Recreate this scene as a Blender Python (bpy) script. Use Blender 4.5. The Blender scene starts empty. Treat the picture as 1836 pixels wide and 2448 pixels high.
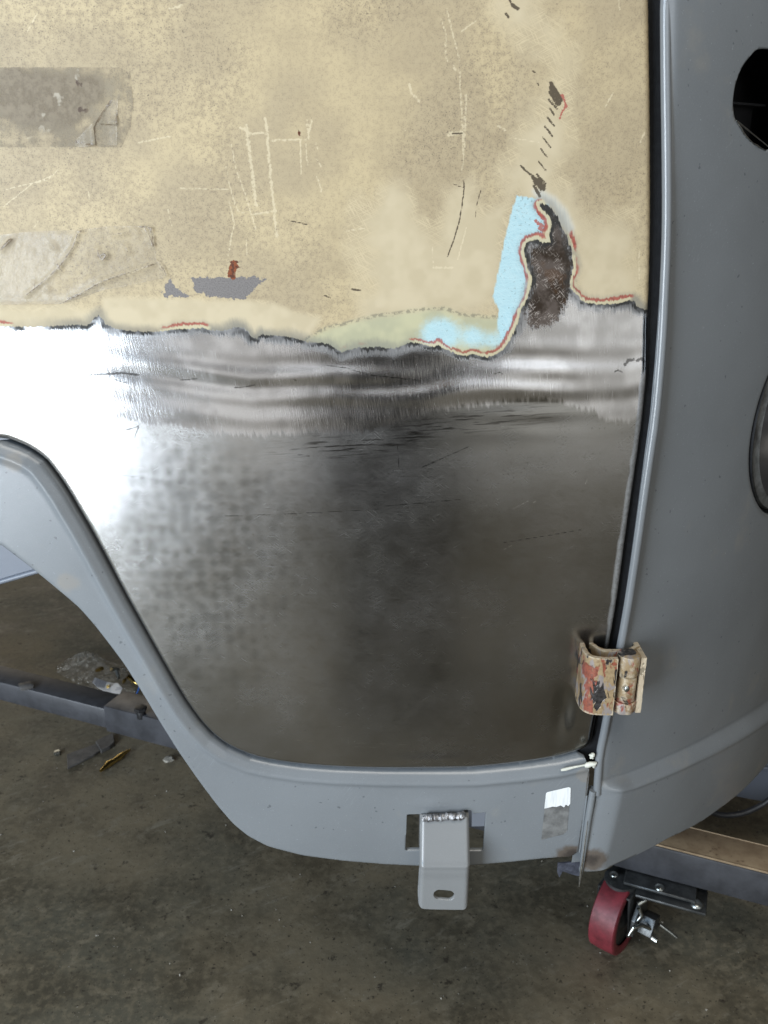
import bpy, bmesh, math, random
import numpy as np
from mathutils import Vector, Matrix
R_ = math.radians
random.seed(7); rng = np.random.default_rng(11)
sc = bpy.context.scene
col = sc.collection

# ------------------------------------------------------------------ camera
cd = bpy.data.cameras.new('camera'); cam = bpy.data.objects.new('camera', cd); col.objects.link(cam)
cam.location = (0.0, -0.85, 1.34); cam.rotation_euler = (R_(70), 0, 0)
cd.sensor_fit = 'VERTICAL'; cd.angle = R_(60); cd.clip_start = 0.02; cd.clip_end = 100
cd.dof.use_dof = True; cd.dof.focus_distance = 0.92; cd.dof.aperture_fstop = 9.0
sc.camera = cam
# ------------------------------------------------------------------ world: dim workshop interior
w = bpy.data.worlds.new('World'); sc.world = w; w.use_nodes = True
w.node_tree.nodes['Background'].inputs[0].default_value = (0.95, 0.97, 1.0, 1)
w.node_tree.nodes['Background'].inputs[1].default_value = 0.04
# ------------------------------------------------------------------ lamps: an open roller door behind on the left, ceiling tubes, and added fills with no seen source
def area(name, loc, target, sx, sy, power, colr, spread=180):
    l = bpy.data.lights.new(name, 'AREA'); l.shape = 'RECTANGLE'; l.size = sx; l.size_y = sy
    l.energy = power; l.color = colr; l.spread = R_(spread)
    o = bpy.data.objects.new(name, l); col.objects.link(o); o.location = loc
    o.rotation_euler = (Vector(target) - Vector(loc)).to_track_quat('-Z', 'Y').to_euler()
    return o
area('doorway_daylight_low', (-2.93, -2.8, 0.99), (-2.93, 0, 0.99), 3.0, 1.9, 285, (0.85, 0.925, 1.0))
area('doorway_daylight_high', (-2.93, -2.8, 2.52), (-2.93, 0, 2.52), 3.0, 1.1, 85, (0.42, 0.68, 1.0))
area('ceiling_tubes', (0.1, -1.5, 3.6), (0.1, -0.6, 0), 2.4, 1.0, 54, (1.0, 0.95, 0.86))
area('ridge_fill', (1.4, -3.8, 2.15), (0.6, 0, 1.6), 4.0, 0.8, 26, (0.92, 0.96, 1.0))  # added fill to brighten upward-tilted ridges of the ground belt
area('steel_fill_right', (1.95, -3.3, 0.85), (1.0, 0, 0.8), 2.8, 1.6, 11.0, (1.0, 0.98, 0.92))  # added fill lamp, lightens the reflection in the right-hand steel
area('steel_fill_left', (-0.80, -3.3, 0.85), (-0.5, 0, 0.8), 0.75, 1.6, 3.6, (1.0, 0.98, 0.95))  # added fill lamp, lightens the steel left of the dark band
area('arch_floor_fill', (-2.6, 4.6, 1.5), (-0.9, 1.5, 0.0), 2.0, 1.6, 15, (1.0, 0.88, 0.70))  # added warm fill for the floor under the wheel arch
sc.view_settings.view_transform = 'Standard'; sc.view_settings.look = 'None'
sc.view_settings.exposure = 0.0; sc.view_settings.gamma = 1.0; sc.view_settings.use_curve_mapping = False
sc.cycles.use_denoising = True; sc.cycles.max_bounces = 6; sc.cycles.diffuse_bounces = 3; sc.cycles.glossy_bounces = 3; sc.cycles.transparent_max_bounces = 6; sc.cycles.transmission_bounces = 2
sc.cycles.caustics_reflective = False; sc.cycles.caustics_refractive = False
sc.cycles.sample_clamp_indirect = 6.0

# ================================================================== helpers
def tag(o, label=None, cat=None, group=None, kind=None):
    if label: o['label'] = label
    if cat: o['category'] = cat
    if group: o['group'] = group
    if kind: o['kind'] = kind
    return o
def empty(name, loc, label=None, cat=None, rz=0.0):
    o = bpy.data.objects.new(name, None); col.objects.link(o); o.location = loc; o.rotation_euler = (0, 0, rz)
    o.empty_display_size = 0.05
    return tag(o, label, cat)
def link(name, me, mat, parent=None, smooth=True):
    o = bpy.data.objects.new(name, me); col.objects.link(o)
    if mat is not None: me.materials.append(mat)
    if smooth: me.polygons.foreach_set('use_smooth', [True] * len(me.polygons))
    if parent is not None:
        o.parent = parent
        # parts are modelled in world metres: undo a top-level parent's placement (parts themselves sit at the origin)
        pm = Matrix.Translation(parent.location) @ parent.rotation_euler.to_matrix().to_4x4() if parent.parent is None else Matrix.Identity(4)
        o.matrix_parent_inverse = pm.inverted()
    return o
def bm_obj(name, bm, mat, parent=None, smooth=True, auto=None):
    bmesh.ops.recalc_face_normals(bm, faces=bm.faces)
    me = bpy.data.meshes.new(name); bm.to_mesh(me); bm.free()
    o = link(name, me, mat, parent, smooth)
    if smooth and auto is not None:
        me.set_sharp_from_angle(angle=R_(auto))
    return o
def seg_dist(X, Z, pts, closed=False):
    d = np.full(X.shape, 1e9)
    n = len(pts)
    for i in range(n if closed else n - 1):
        ax, az = pts[i]; bx, bz = pts[(i + 1) % n]
        dx, dz = bx - ax, bz - az; L = dx * dx + dz * dz + 1e-18
        t = np.clip(((X - ax) * dx + (Z - az) * dz) / L, 0, 1)
        np.minimum(d, (X - ax - t * dx) ** 2 + (Z - az - t * dz) ** 2, out=d)
    return np.sqrt(d)
def inside(X, Z, pts):
    r = np.zeros(X.shape, bool); n = len(pts)
    for i in range(n):
        ax, az = pts[i]; bx, bz = pts[(i + 1) % n]
        if az == bz: continue
        c = ((az > Z) != (bz > Z)) & (X < (bx - ax) * (Z - az) / (bz - az) + ax)
        r ^= c
    return r
def sdf(X, Z, pts):
    d = seg_dist(X, Z, pts, True)
    return np.where(inside(X, Z, pts), d, -d)
def local(X, Z, pts, m, fn, fill):
    """evaluate fn only near pts"""
    px = [q[0] for q in pts]; pz = [q[1] for q in pts]
    sel = (X > min(px) - m) & (X < max(px) + m) & (Z > min(pz) - m) & (Z < max(pz) + m)
    out = np.full(X.shape, fill, float)
    if sel.any(): out[sel] = fn(X[sel], Z[sel], pts)
    return out
def sstep(a, b, x):
    t = np.clip((x - a) / (b - a), 0, 1); return t * t * (3 - 2 * t)
def smooth_poly(pts, n=2, closed=False):
    p = [tuple(q) for q in pts]
    for _ in range(n):
        o = [] if closed else [p[0]]
        m = len(p)
        for i in range(m if closed else m - 1):
            a = p[i]; b = p[(i + 1) % m]
            o.append((a[0] * .75 + b[0] * .25, a[1] * .75 + b[1] * .25)); o.append((a[0] * .25 + b[0] * .75, a[1] * .25 + b[1] * .75))
        if not closed: o.append(p[-1])
        p = o
    return p
def vnoise(X, Z, scale, seed):
    """smooth value noise on a plane, -1..1"""
    g = np.random.default_rng(seed).uniform(-1, 1, (257, 257)); g[256] = g[0]; g[:, 256] = g[:, 0]
    u = X * scale + 500.37; v = Z * scale + 500.71
    i = np.floor(u).astype(int); j = np.floor(v).astype(int); fu = u - i; fv = v - j
    fu = fu * fu * (3 - 2 * fu); fv = fv * fv * (3 - 2 * fv); i %= 256; j %= 256
    return (g[i, j] * (1 - fu) + g[i + 1, j] * fu) * (1 - fv) + (g[i, j + 1] * (1 - fu) + g[i + 1, j + 1] * fu) * fv
def fbm(X, Z, scale, seed, octv=4, gain=.6):
    o = np.zeros(X.shape); a = 1.0; n = 0.0
    for k in range(octv): o += a * vnoise(X, Z, scale * 2.03 ** k, seed * 17 + k); n += a * a; a *= gain
    return .5 + .30 * o / math.sqrt(n)
def round_poly(pts, r, n=4):
    o = []
    m = len(pts)
    for i in range(m):
        p = Vector(pts[i]); a = Vector(pts[i - 1]); b = Vector(pts[(i + 1) % m])
        da = (a - p); db = (b - p); k = min(r, da.length * .45, db.length * .45); s = p + da.normalized() * k; e = p + db.normalized() * k
        for j in range(n + 1):
            t = j / n; o.append(tuple(s * (1 - t) ** 2 + p * 2 * t * (1 - t) + e * t * t))
    return o
def sheet(name, xs, zs, sd, pos, mat, parent=None, attrs=None, skirt=0.012, skirt_dir=(0, 1, 0)):
    """sheet metal cut out of a grid: sd(X,Z) > 0 is metal; boundary verts are snapped onto the cut; edges get a turned-back rim"""
    X, Z = np.meshgrid(np.asarray(xs), np.asarray(zs), indexing='ij')
    Dd = sd(X, Z)
    gx, gz = np.gradient(Dd, np.asarray(xs), np.asarray(zs))
    ins = Dd > 0
    cell = ins[:-1, :-1] | ins[1:, :-1] | ins[:-1, 1:] | ins[1:, 1:]
    g2 = np.maximum(gx * gx + gz * gz, 0.2)
    out = ~ins
    X = X.copy(); Z = Z.copy()
    mx = np.clip(-Dd * gx / g2, -0.008, 0.008); mz = np.clip(-Dd * gz / g2, -0.008, 0.008)
    X[out] += mx[out]; Z[out] += mz[out]
    nx, nz = Dd.shape
    vid = np.arange(nx * nz).reshape(nx, nz)
    q = np.stack([vid[:-1, :-1], vid[1:, :-1], vid[1:, 1:], vid[:-1, 1:]], -1)[cell]
    used = np.zeros(nx * nz, bool); used[q.ravel()] = True
    remap = np.cumsum(used) - 1
    q = remap[q]
    Xu = X.ravel()[used]; Zu = Z.ravel()[used]
    Du = np.maximum(Dd.ravel()[used], 0)
    co = pos(Xu, Zu, Du)
    nv = len(Xu)
    if skirt:
        e = np.concatenate([q[:, [0, 1]], q[:, [1, 2]], q[:, [2, 3]], q[:, [3, 0]]])
        key = np.sort(e, 1); kk = key[:, 0].astype(np.int64) * nv + key[:, 1]
        u, idx, cnt = np.unique(kk, return_index=True, return_counts=True)
        be = e[idx[cnt == 1]]
        bv = np.unique(be); m2 = np.full(nv, -1); m2[bv] = nv + np.arange(len(bv))
        co2 = co[bv] + np.asarray(skirt_dir) * skirt
        q = np.concatenate([q, np.stack([be[:, 1], be[:, 0], m2[be[:, 0]], m2[be[:, 1]]], -1)])
        co = np.concatenate([co, co2])
        Xu = np.concatenate([Xu, Xu[bv]]); Zu = np.concatenate([Zu, Zu[bv]])
    me = bpy.data.meshes.new(name)
    me.vertices.add(len(co)); me.vertices.foreach_set('co', co.astype(np.float32).ravel())
    me.loops.add(q.size); me.loops.foreach_set('vertex_index', q.astype(np.int32).ravel())
    me.polygons.add(len(q)); me.polygons.foreach_set('loop_start', np.arange(0, q.size, 4, dtype=np.int32))
    me.update(calc_edges=True); me.validate()
    if attrs:
        for k, v in attrs(Xu, Zu).items():
            a = me.attributes.new(k, 'FLOAT', 'POINT'); a.data.foreach_set('value', np.asarray(v, np.float32))
    return link(name, me, mat, parent)
def rolled(r, d, k=1.0):
    t = np.clip(1 - d / r, 0, 1); return k * r * (1 - np.sqrt(np.maximum(0, 1 - t * t)))
def steps(a, b, h): return np.linspace(a, b, max(2, int(round((b - a) / h)) + 1))
def tube(name, path, rad, mat, parent=None, n=10, caps=True, flat=1.0):
    bm = bmesh.new(); rings = []
    P = [Vector(p) for p in path]
    up = Vector((0.123, 0.3, 1)).normalized(); prevx = None
    for i, p in enumerate(P):
        t = (P[min(i + 1, len(P) - 1)] - P[max(i - 1, 0)]).normalized()
        x = t.cross(up) if prevx is None else (prevx - t * prevx.dot(t))
        if x.length < 1e-6: x = t.orthogonal()
        x.normalize(); prevx = x; y = t.cross(x)
        r = rad[i] if isinstance(rad, (list, tuple)) else rad
        rings.append([bm.verts.new(p + (x * math.cos(2 * math.pi * k / n) + y * flat * math.sin(2 * math.pi * k / n)) * r) for k in range(n)])
    for a, b in zip(rings, rings[1:]):
        for k in range(n): bm.faces.new((a[k], a[(k + 1) % n], b[(k + 1) % n], b[k]))
    if caps:
        bm.faces.new(rings[0][::-1]); bm.faces.new(rings[-1])
    return bm_obj(name, bm, mat, parent, True, 50)
def prism(bm, poly, axis_map, h0, h1, bev=0.0, seg=2):
    """extrude a 2-D polygon; axis_map(u,v,h) -> xyz"""
    a = [bm.verts.new(axis_map(u, v, h0)) for u, v in poly]; b = [bm.verts.new(axis_map(u, v, h1)) for u, v in poly]
    fs = [bm.faces.new(a), bm.faces.new(b[::-1])]
    n = len(poly)
    for i in range(n): fs.append(bm.faces.new((a[i], b[i], b[(i + 1) % n], a[(i + 1) % n])))
    if bev:
        es = list({e for f in fs for e in f.edges})
        bmesh.ops.bevel(bm, geom=es, offset=bev, segments=seg, affect='EDGES', profile=0.5, clamp_overlap=True)
def box(bm, c, s, rot=None, bev=0.0, seg=2):
    r = bmesh.ops.create_cube(bm, size=1.0)
    M = Matrix.Translation(c) @ (rot.to_4x4() if rot is not None else Matrix.Identity(4)) @ Matrix.Diagonal((*s, 1))
    bmesh.ops.transform(bm, matrix=M, verts=r['verts'])
    if bev:
        es = list({e for v in r['verts'] for e in v.link_edges})
        bmesh.ops.bevel(bm, geom=es, offset=bev, segments=seg, affect='EDGES', profile=0.5)
def cyl(bm, p0, p1, r, n=24, r2=None, bev=0.0):
    p0 = Vector(p0); p1 = Vector(p1); d = p1 - p0
    res = bmesh.ops.create_cone(bm, cap_ends=True, segments=n, radius1=r, radius2=r if r2 is None else r2, depth=d.length)
    M = Matrix.Translation((p0 + p1) / 2) @ d.to_track_quat('Z', 'Y').to_matrix().to_4x4()
    bmesh.ops.transform(bm, matrix=M, verts=res['verts'])
    if bev:
        es = [e for e in {e for v in res['verts'] for e in v.link_edges} if len(e.link_faces) == 2 and any(len(f.verts) > 4 for f in e.link_faces)]
        bmesh.ops.bevel(bm, geom=es, offset=bev, segments=2, affect='EDGES', profile=0.5)

# ================================================================== material toolkit
class MT:
    def __init__(s, name):
        s.m = bpy.data.materials.new(name); s.m.use_nodes = True; s.t = s.m.node_tree; s.N = s.t.nodes; s.L = s.t.links
        s.b = s.N['Principled BSDF']; s.out = s.N['Material Output']
        s._obj = None
    def obj(s):
        if s._obj is None: s._obj = s.N.new('ShaderNodeTexCoord').outputs['Object']
        return s._obj
    def put(s, sock, v):
        if hasattr(v, 'node'): s.L.new(v, sock)
        elif isinstance(v, (tuple, list)):
            sock.default_value = tuple(v) + (1,) if len(v) == 3 and sock.type == 'RGBA' else v
        else: sock.default_value = v
    def attr(s, n):
        a = s.N.new('ShaderNodeAttribute'); a.attribute_name = n; return a.outputs['Fac']
    def m2(s, op, a, b=0.0, clamp=False):
        n = s.N.new('ShaderNodeMath'); n.operation = op; n.use_clamp = clamp; s.put(n.inputs[0], a); s.put(n.inputs[1], b); return n.outputs[0]
    def add(s, a, b): return s.m2('ADD', a, b)
    def mul(s, a, b): return s.m2('MULTIPLY', a, b)
    def sub(s, a, b): return s.m2('SUBTRACT', a, b)
    def mx(s, a, b): return s.m2('MAXIMUM', a, b)
    def mn(s, a, b): return s.m2('MINIMUM', a, b)
    def inv(s, a): return s.m2('SUBTRACT', 1.0, a)
    def step(s, v, a, b):
        """smooth 0..1 as v goes a -> b (a may exceed b)"""
        n = s.N.new('ShaderNodeMapRange'); n.interpolation_type = 'SMOOTHSTEP'
        s.put(n.inputs['Value'], v)
        if a <= b: n.inputs['From Min'].default_value = a; n.inputs['From Max'].default_value = b; return n.outputs[0]
        n.inputs['From Min'].default_value = b; n.inputs['From Max'].default_value = a
        n.inputs['To Min'].default_value = 1; n.inputs['To Max'].default_value = 0
        return n.outputs[0]
    def flat(s):
        if not hasattr(s, '_flat'):
            sp = s.N.new('ShaderNodeSeparateXYZ'); s.L.new(s.obj(), sp.inputs[0]); cb = s.N.new('ShaderNodeCombineXYZ')
            s.L.new(sp.outputs[0], cb.inputs[0]); s.L.new(sp.outputs[2], cb.inputs[1]); s._flat = cb.outputs[0]
        return s._flat
    def n2(s, scale, detail=1.0, rough=0.6, stretch=None, ang=0.0, off=(0, 0), dist=0.0):
        """2-D noise over the panel (x, z); stretch = frequency across / along, ang tilts it"""
        mp = s.N.new('ShaderNodeMapping'); mp.vector_type = 'POINT'
        if ang:
            m0 = s.N.new('ShaderNodeMapping'); m0.inputs['Rotation'].default_value = (0, 0, R_(ang)); s.L.new(s.flat(), m0.inputs['Vector']); src = m0.outputs[0]
        else: src = s.flat()
        sx, sz = stretch or (scale, scale)
        mp.inputs['Scale'].default_value = (sx, sz, 1); mp.inputs['Location'].default_value = (off[0] * 13.7, off[1] * 9.1, 0)
        s.L.new(src, mp.inputs['Vector'])
        n = s.N.new('ShaderNodeTexNoise'); n.noise_dimensions = '2D'; s.L.new(mp.outputs[0], n.inputs['Vector']); n.inputs['Scale'].default_value = 1.0
        n.inputs['Detail'].default_value = detail; n.inputs['Roughness'].default_value = rough; n.inputs['Distortion'].default_value = dist
        return n.outputs['Fac']
    def noise(s, scale, detail=2.0, rough=0.55, stretch=None, rot=None, dist=0.0, off=None):
        v = s.obj()
        if stretch or rot or off:
            if rot:
                mp0 = s.N.new('ShaderNodeMapping'); mp0.inputs['Rotation'].default_value = rot; s.L.new(v, mp0.inputs['Vector']); v = mp0.outputs[0]
            mp = s.N.new('ShaderNodeMapping')
            if stretch: mp.inputs['Scale'].default_value = stretch
            if off: mp.inputs['Location'].default_value = off
            s.L.new(v, mp.inputs['Vector']); v = mp.outputs[0]
        n = s.N.new('ShaderNodeTexNoise'); s.L.new(v, n.inputs['Vector'])
        n.inputs['Scale'].default_value = scale; n.inputs['Detail'].default_value = detail; n.inputs['Roughness'].default_value = rough; n.inputs['Distortion'].default_value = dist
        return n.outputs['Fac']
    def vor(s, scale, feature='F1', rnd=1.0, smooth=0.5):
        n = s.N.new('ShaderNodeTexVoronoi'); n.feature = feature; s.L.new(s.obj(), n.inputs['Vector']); n.inputs['Scale'].default_value = scale
        n.inputs['Randomness'].default_value = rnd
        if feature == 'SMOOTH_F1': n.inputs['Smoothness'].default_value = smooth
        return n.outputs['Distance']
    def mix(s, f, a, b):
        n = s.N.new('ShaderNodeMix'); n.data_type = 'RGBA'; s.put(n.inputs[0], f); s.put(n.inputs[6], a); s.put(n.inputs[7], b); return n.outputs[2]
    def mixf(s, f, a, b):
        n = s.N.new('ShaderNodeMix'); n.data_type = 'FLOAT'; s.put(n.inputs[0], f); s.put(n.inputs[2], a); s.put(n.inputs[3], b); return n.outputs[0]
    def bump(s, h, dist=0.001, strength=1.0, normal=None):
        n = s.N.new('ShaderNodeBump'); n.inputs['Distance'].default_value = dist; s.put(n.inputs['Strength'], strength); s.L.new(h, n.inputs['Height'])
        if normal is not None: s.L.new(normal, n.inputs['Normal'])
        return n.outputs[0]
    def set(s, **k):
        names = dict(color='Base Color', metal='Metallic', rough='Roughness', normal='Normal', spec='Specular IOR Level', aniso='Anisotropic',
                     tangent='Tangent', coat='Coat Weight', coatr='Coat Roughness', alpha='Alpha', trans='Transmission Weight', ior='IOR')
        for kk, v in k.items(): s.put(s.b.inputs[names[kk]], v)
        return s.m

# ================================================================== materials
def mat_door():
    t = MT('door_paint_and_bare_steel')
    A = t.attr
    bare = A('bare'); red = A('redline'); clean = A('clean'); pale = A('pale'); ground = A('ground'); lip = A('lip'); dirt = A('dirt')
    n7 = A('n7'); n14 = A('n14'); n30 = A('n30'); n55 = A('n55'); n90 = A('n90')        # slow mottling carried by the panel
    # ---- quick noises
    fine = t.n2(850, 1); med = t.n2(230, 2, off=(3, 1)); spe = t.n2(760, 1, off=(1, 7)); jn = t.n2(380, 2, off=(7, 2))
    stroke = t.n2(1, 1, stretch=(950, 62), ang=-8)              # short, nearly upright grinding strokes
    jag = t.n2(1, 1, stretch=(430, 95), ang=-10)
    # ---- old beige paint
    c = t.mix(t.step(n14, .30, .66), (.46, .370, .224), (.375, .302, .19))
    c = t.mix(t.mul(t.step(n55, .45, .75), .30), c, (.37, .295, .182))
    c = t.mix(t.mul(t.mul(dirt, t.step(t.add(med, t.mul(t.sub(n90, .5), .5)), .30, .72)), .42), c, (.255, .20, .125))
    spk = t.step(t.add(spe, t.mul(t.sub(med, .5), .5)), .57, .68)
    c = t.mix(t.mul(t.mul(spk, t.add(dirt, .06)), .46), c, (.17, .135, .10))
    c = t.mix(t.mul(t.mul(t.step(t.add(jn, t.mul(t.sub(n30, .5), .15)), .70, .76), t.add(dirt, .03)), .65), c, (.10, .08, .06))
    c = t.mix(clean, c, t.mix(t.step(n55, .3, .7), (.495, .415, .278), (.450, .374, .245)))
    hr = t.mx(t.step(t.n2(1, 0, stretch=(40, 1200), ang=28), .64, .70), t.mx(t.step(t.n2(1, 0, stretch=(50, 1100), ang=60, off=(5, 3)), .66, .71), t.step(t.n2(1, 0, stretch=(50, 1200), ang=-25, off=(2, 8)), .66, .71)))
    hair = t.mul(hr, t.mul(t.step(clean, .02, .3), t.step(clean, 1.02, .5)))
    c = t.mix(t.mul(hair, t.mul(t.step(n55, .3, .7), .5)), c, (.57, .47, .30))
    c = t.mix(pale, c, t.mix(t.step(n55, .35, .7), (.44, .415, .265), (.37, .355, .235)))
    c = t.mix(t.mul(t.step(pale, .08, .3), t.mul(t.step(pale, .8, .5), t.mul(t.step(med, .45, .58), .75))), c, (.20, .18, .125))
    c = t.mix(t.mul(A('smear'), .85), c, t.mix(t.step(stroke, .3, .7), (.45, .45, .41), (.53, .51, .44)))
    # ---- blue under-coat
    cyc = t.mix(t.step(t.n2(1, 1, stretch=(60, 900)), .3, .7), (.345, .51, .55), (.375, .55, .585))
    cyc = t.mix(t.mul(t.step(t.add(jn, t.mul(t.sub(n30, .5), .2)), .66, .74), .55), cyc, (.16, .20, .20))
    cyc = t.mix(t.mul(hr, .25), cyc, (.55, .66, .66)); c = t.mix(t.mul(t.step(t.add(A('cyan'), t.mul(t.sub(jag, .5), 3.0)), -.9, .9), .95), c, cyc)
    c = t.mix(t.mul(t.step(t.add(A('cyan_soft'), t.mul(t.sub(med, .5), .3)), .2, .9), .92), c, cyc)
    # ---- light and dark scratches
    c = t.mix(t.mul(t.step(t.add(A('scratch'), t.mul(t.sub(jn, .5), 2.6)), 1.05, .3), .58), c, (.60, .51, .345))
    c = t.mix(t.mul(t.step(t.add(A('darkline'), t.mul(t.sub(jn, .5), 1.2)), 1.1, .6), .92), c, (.055, .040, .026))
    c = t.mix(t.mul(t.step(t.add(A('redtick'), t.mul(t.sub(jn, .5), 2.2)), 1.0, .7), .9), c, (.33, .09, .07))
    # ---- primer chips and rust
    chn = t.add(t.add(A('chip'), t.mul(t.sub(t.add(med, t.mul(t.sub(jn, .5), .8)), .5), 6.0)), t.mul(t.sub(n90, .5), 7.0))
    c = t.mix(t.mul(t.step(chn, -1.0, -.3), .45), c, (.34, .28, .19))
    c = t.mix(t.step(chn, -.25, .2), c, t.mix(t.step(fine, .35, .75), (.185, .168, .158), (.13, .118, .112)))
    run = t.add(A('rust'), t.mul(t.sub(med, .5), 6.0))
    c = t.mix(t.step(run, -.9, .3), c, t.mix(t.step(jn, .4, .6), (.20, .055, .018), (.08, .028, .014)))
    # ---- paint edge in layers:  old paint | red oxide | cream filler | black scale | steel
    bn = t.add(t.add(bare, t.mul(t.sub(jag, .5), 2.6)), t.add(t.mul(t.sub(stroke, .5), 1.8), t.mul(t.sub(med, .5), 1.6)))
    wide = t.add(t.mul(t.sub(n90, .5), 4.0), t.mul(t.sub(n30, .5), 6.0))
    cream = t.mul(t.step(t.add(bn, wide), -3.2, -1.2), t.step(red, .15, .6))
    redm = t.mul(t.mul(t.step(t.add(bn, wide), -5.4, -3.8), t.step(t.add(bn, t.mul(wide, .4)), -1.4, -2.8)), t.step(t.add(red, t.mul(t.sub(n55, .5), 1.6)), .30, .75))
    ge = t.mul(t.step(t.add(bn, wide), -9.5, -0.3), A('grey_edge'))
    c = t.mix(t.mul(ge, .85), c, (.165, .165, .15))
    c = t.mix(t.mul(cream, .9), c, (.49, .43, .28))
    c = t.mix(t.mul(redm, .85), c, t.mix(t.step(jn, .35, .7), (.34, .075, .055), (.22, .05, .04)))
    ismetal = t.step(bn, 0.2, 1.0)
    # ---- steel
    mc = t.mix(t.step(n7, .34, .68), (.44, .445, .45), (.345, .345, .335))
    hz = t.n2(1, 2, stretch=(14, 95), off=(2, 2))
    mc = t.mix(t.mul(t.step(hz, .45, .75), .10), mc, (.25, .24, .21))
    ham = A('hammer'); mc = t.mix(t.mul(t.step(ham, .12, .55), .36), mc, (.20, .205, .20)); mc = t.mix(t.mul(t.mul(t.step(ham, .25, .03), A('hamzone')), .32), mc, (.60, .60, .60))
    hl = t.mx(t.n2(1, 1, stretch=(45, 1500), ang=4), t.mx(t.n2(1, 1, stretch=(50, 1300), ang=38, off=(4, 1)), t.n2(1, 1, stretch=(50, 1300), ang=-31, off=(1, 4))))     # crossing sander hairlines
    mc = t.mix(t.mul(t.step(hl, .60, .78), .06), mc, (.58, .58, .57)); mc = t.mix(t.mul(t.step(hl, .56, .44), .18), mc, (.22, .215, .20))
    mc = t.mix(t.mul(t.step(t.add(jn, t.mul(t.sub(n30, .5), .25)), .70, .76), .45), mc, (.11, .095, .075))
    gm = t.mul(t.step(t.add(ground, t.mul(t.sub(t.n2(1, 2, stretch=(230, 24), ang=-8), .5), 1.0)), .30, .70), t.step(ground, .01, .12))
    sg = t.mix(t.step(stroke, .25, .8), (.64, .64, .65), (.72, .72, .73))
    sg = t.mix(t.mul(t.step(n30, .42, .70), .42), sg, (.27, .265, .255))
    mc = t.mix(gm, mc, sg)
    drag = t.mul(t.step(t.n2(1, 2, .65, stretch=(26, 430), ang=-3), .54, .66), A('metal_dark'))
    mc = t.mix(t.mul(drag, .85), mc, (.06, .055, .05))
    mc = t.mix(t.mul(t.step(t.add(A('metal_scratch'), t.mul(t.sub(jn, .5), 1.4)), 1.0, .4), .75), mc, (.05, .048, .046))
    mc = t.mix(t.mul(t.step(A('metal_bright'), 1.0, .5), t.mul(t.step(jn, .3, .6), .6)), mc, (.85, .85, .85))
    # ---- heat-scaled brown wedge
    spm = t.step(t.add(A('spike'), t.mul(t.sub(t.add(med, t.mul(t.sub(stroke, .5), .8)), .5), 12.0)), -3.0, 4.0)
    wire = t.mx(t.step(t.n2(1, 1, stretch=(170, 1000), ang=-40, dist=.6), .58, .70), t.step(t.n2(1, 1, stretch=(170, 900), ang=48, dist=.6, off=(3, 3)), .60, .72))
    spc = t.mix(t.step(t.add(n30, t.mul(t.sub(med, .5), .3)), .40, .66), (.040, .029, .021), (.115, .094, .082))
    spc = t.mix(t.mul(wire, t.step(n90, .35, .65)), spc, (.36, .32, .29))
    spc = t.mix(t.mul(t.step(n55, .58, .72), .45), spc, (.10, .05, .022))
    mc = t.mix(spm, mc, spc)
    blk = t.mul(t.step(t.add(bn, t.mul(t.sub(stroke, .5), 4.0)), 6.0, 3.0), t.mixf(t.step(n90, .30, .62), .55, .98))
    blk = t.mx(blk, t.mul(t.step(t.add(bn, t.mul(t.sub(stroke, .5), 5.0)), 11.0, 4.0), t.mul(t.mul(A('grey_edge'), t.step(n55, .2, .6)), .95)))
    mc = t.mix(blk, mc, (.034, .033, .031))
    mc = t.mix(t.mul(lip, .9), mc, t.mix(t.step(med, .35, .7), (.23, .23, .225), (.16, .155, .15)))
    col_ = t.mix(ismetal, c, mc)
    # ---- gloss
    rs = t.add(t.add(.225, t.mul(t.sub(n30, .5), .09)), t.mul(t.sub(hl, .55), .16))
    rg = t.add(.24, t.mul(t.sub(stroke, .5), .12))
    rm = t.mixf(gm, rs, rg); rm = t.mixf(spm, rm, .46); rm = t.mixf(t.mul(blk, .8), rm, .5); rm = t.mixf(lip, rm, .5)
    rough = t.mixf(ismetal, t.add(t.mixf(clean, .46, .60), t.mul(t.sub(med, .5), .12)), rm)
    metal = t.mul(ismetal, t.mul(t.mul(t.mixf(spm, 1.0, .55), t.mixf(lip, 1.0, .15)), t.inv(t.mul(blk, .7))))
    # ---- fine relief (metres)
    stroke_b = t.n2(1, 1, stretch=(950, 62), ang=-8)
    h = t.mul(t.mul(t.sub(stroke_b, .5), ground), .000036)
    h = t.add(h, t.mul(t.step(t.add(bare, t.mul(t.sub(jag, .5), 4.0)), 1.2, -.6), .00018))      # paint film stands proud of the steel
    nb = t.bump(h, 1.0, .8)
    tg = t.N.new('ShaderNodeCombineXYZ'); tg.inputs[2].default_value = 1.0
    return t.set(color=col_, metal=metal, rough=rough, normal=nb, aniso=t.mul(t.mul(gm, ismetal), .84), tangent=tg.outputs[0], spec=t.mul(t.mixf(ismetal, .22, .5), t.inv(t.mul(t.mx(t.mul(blk, ismetal), ge), .9))))

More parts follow.
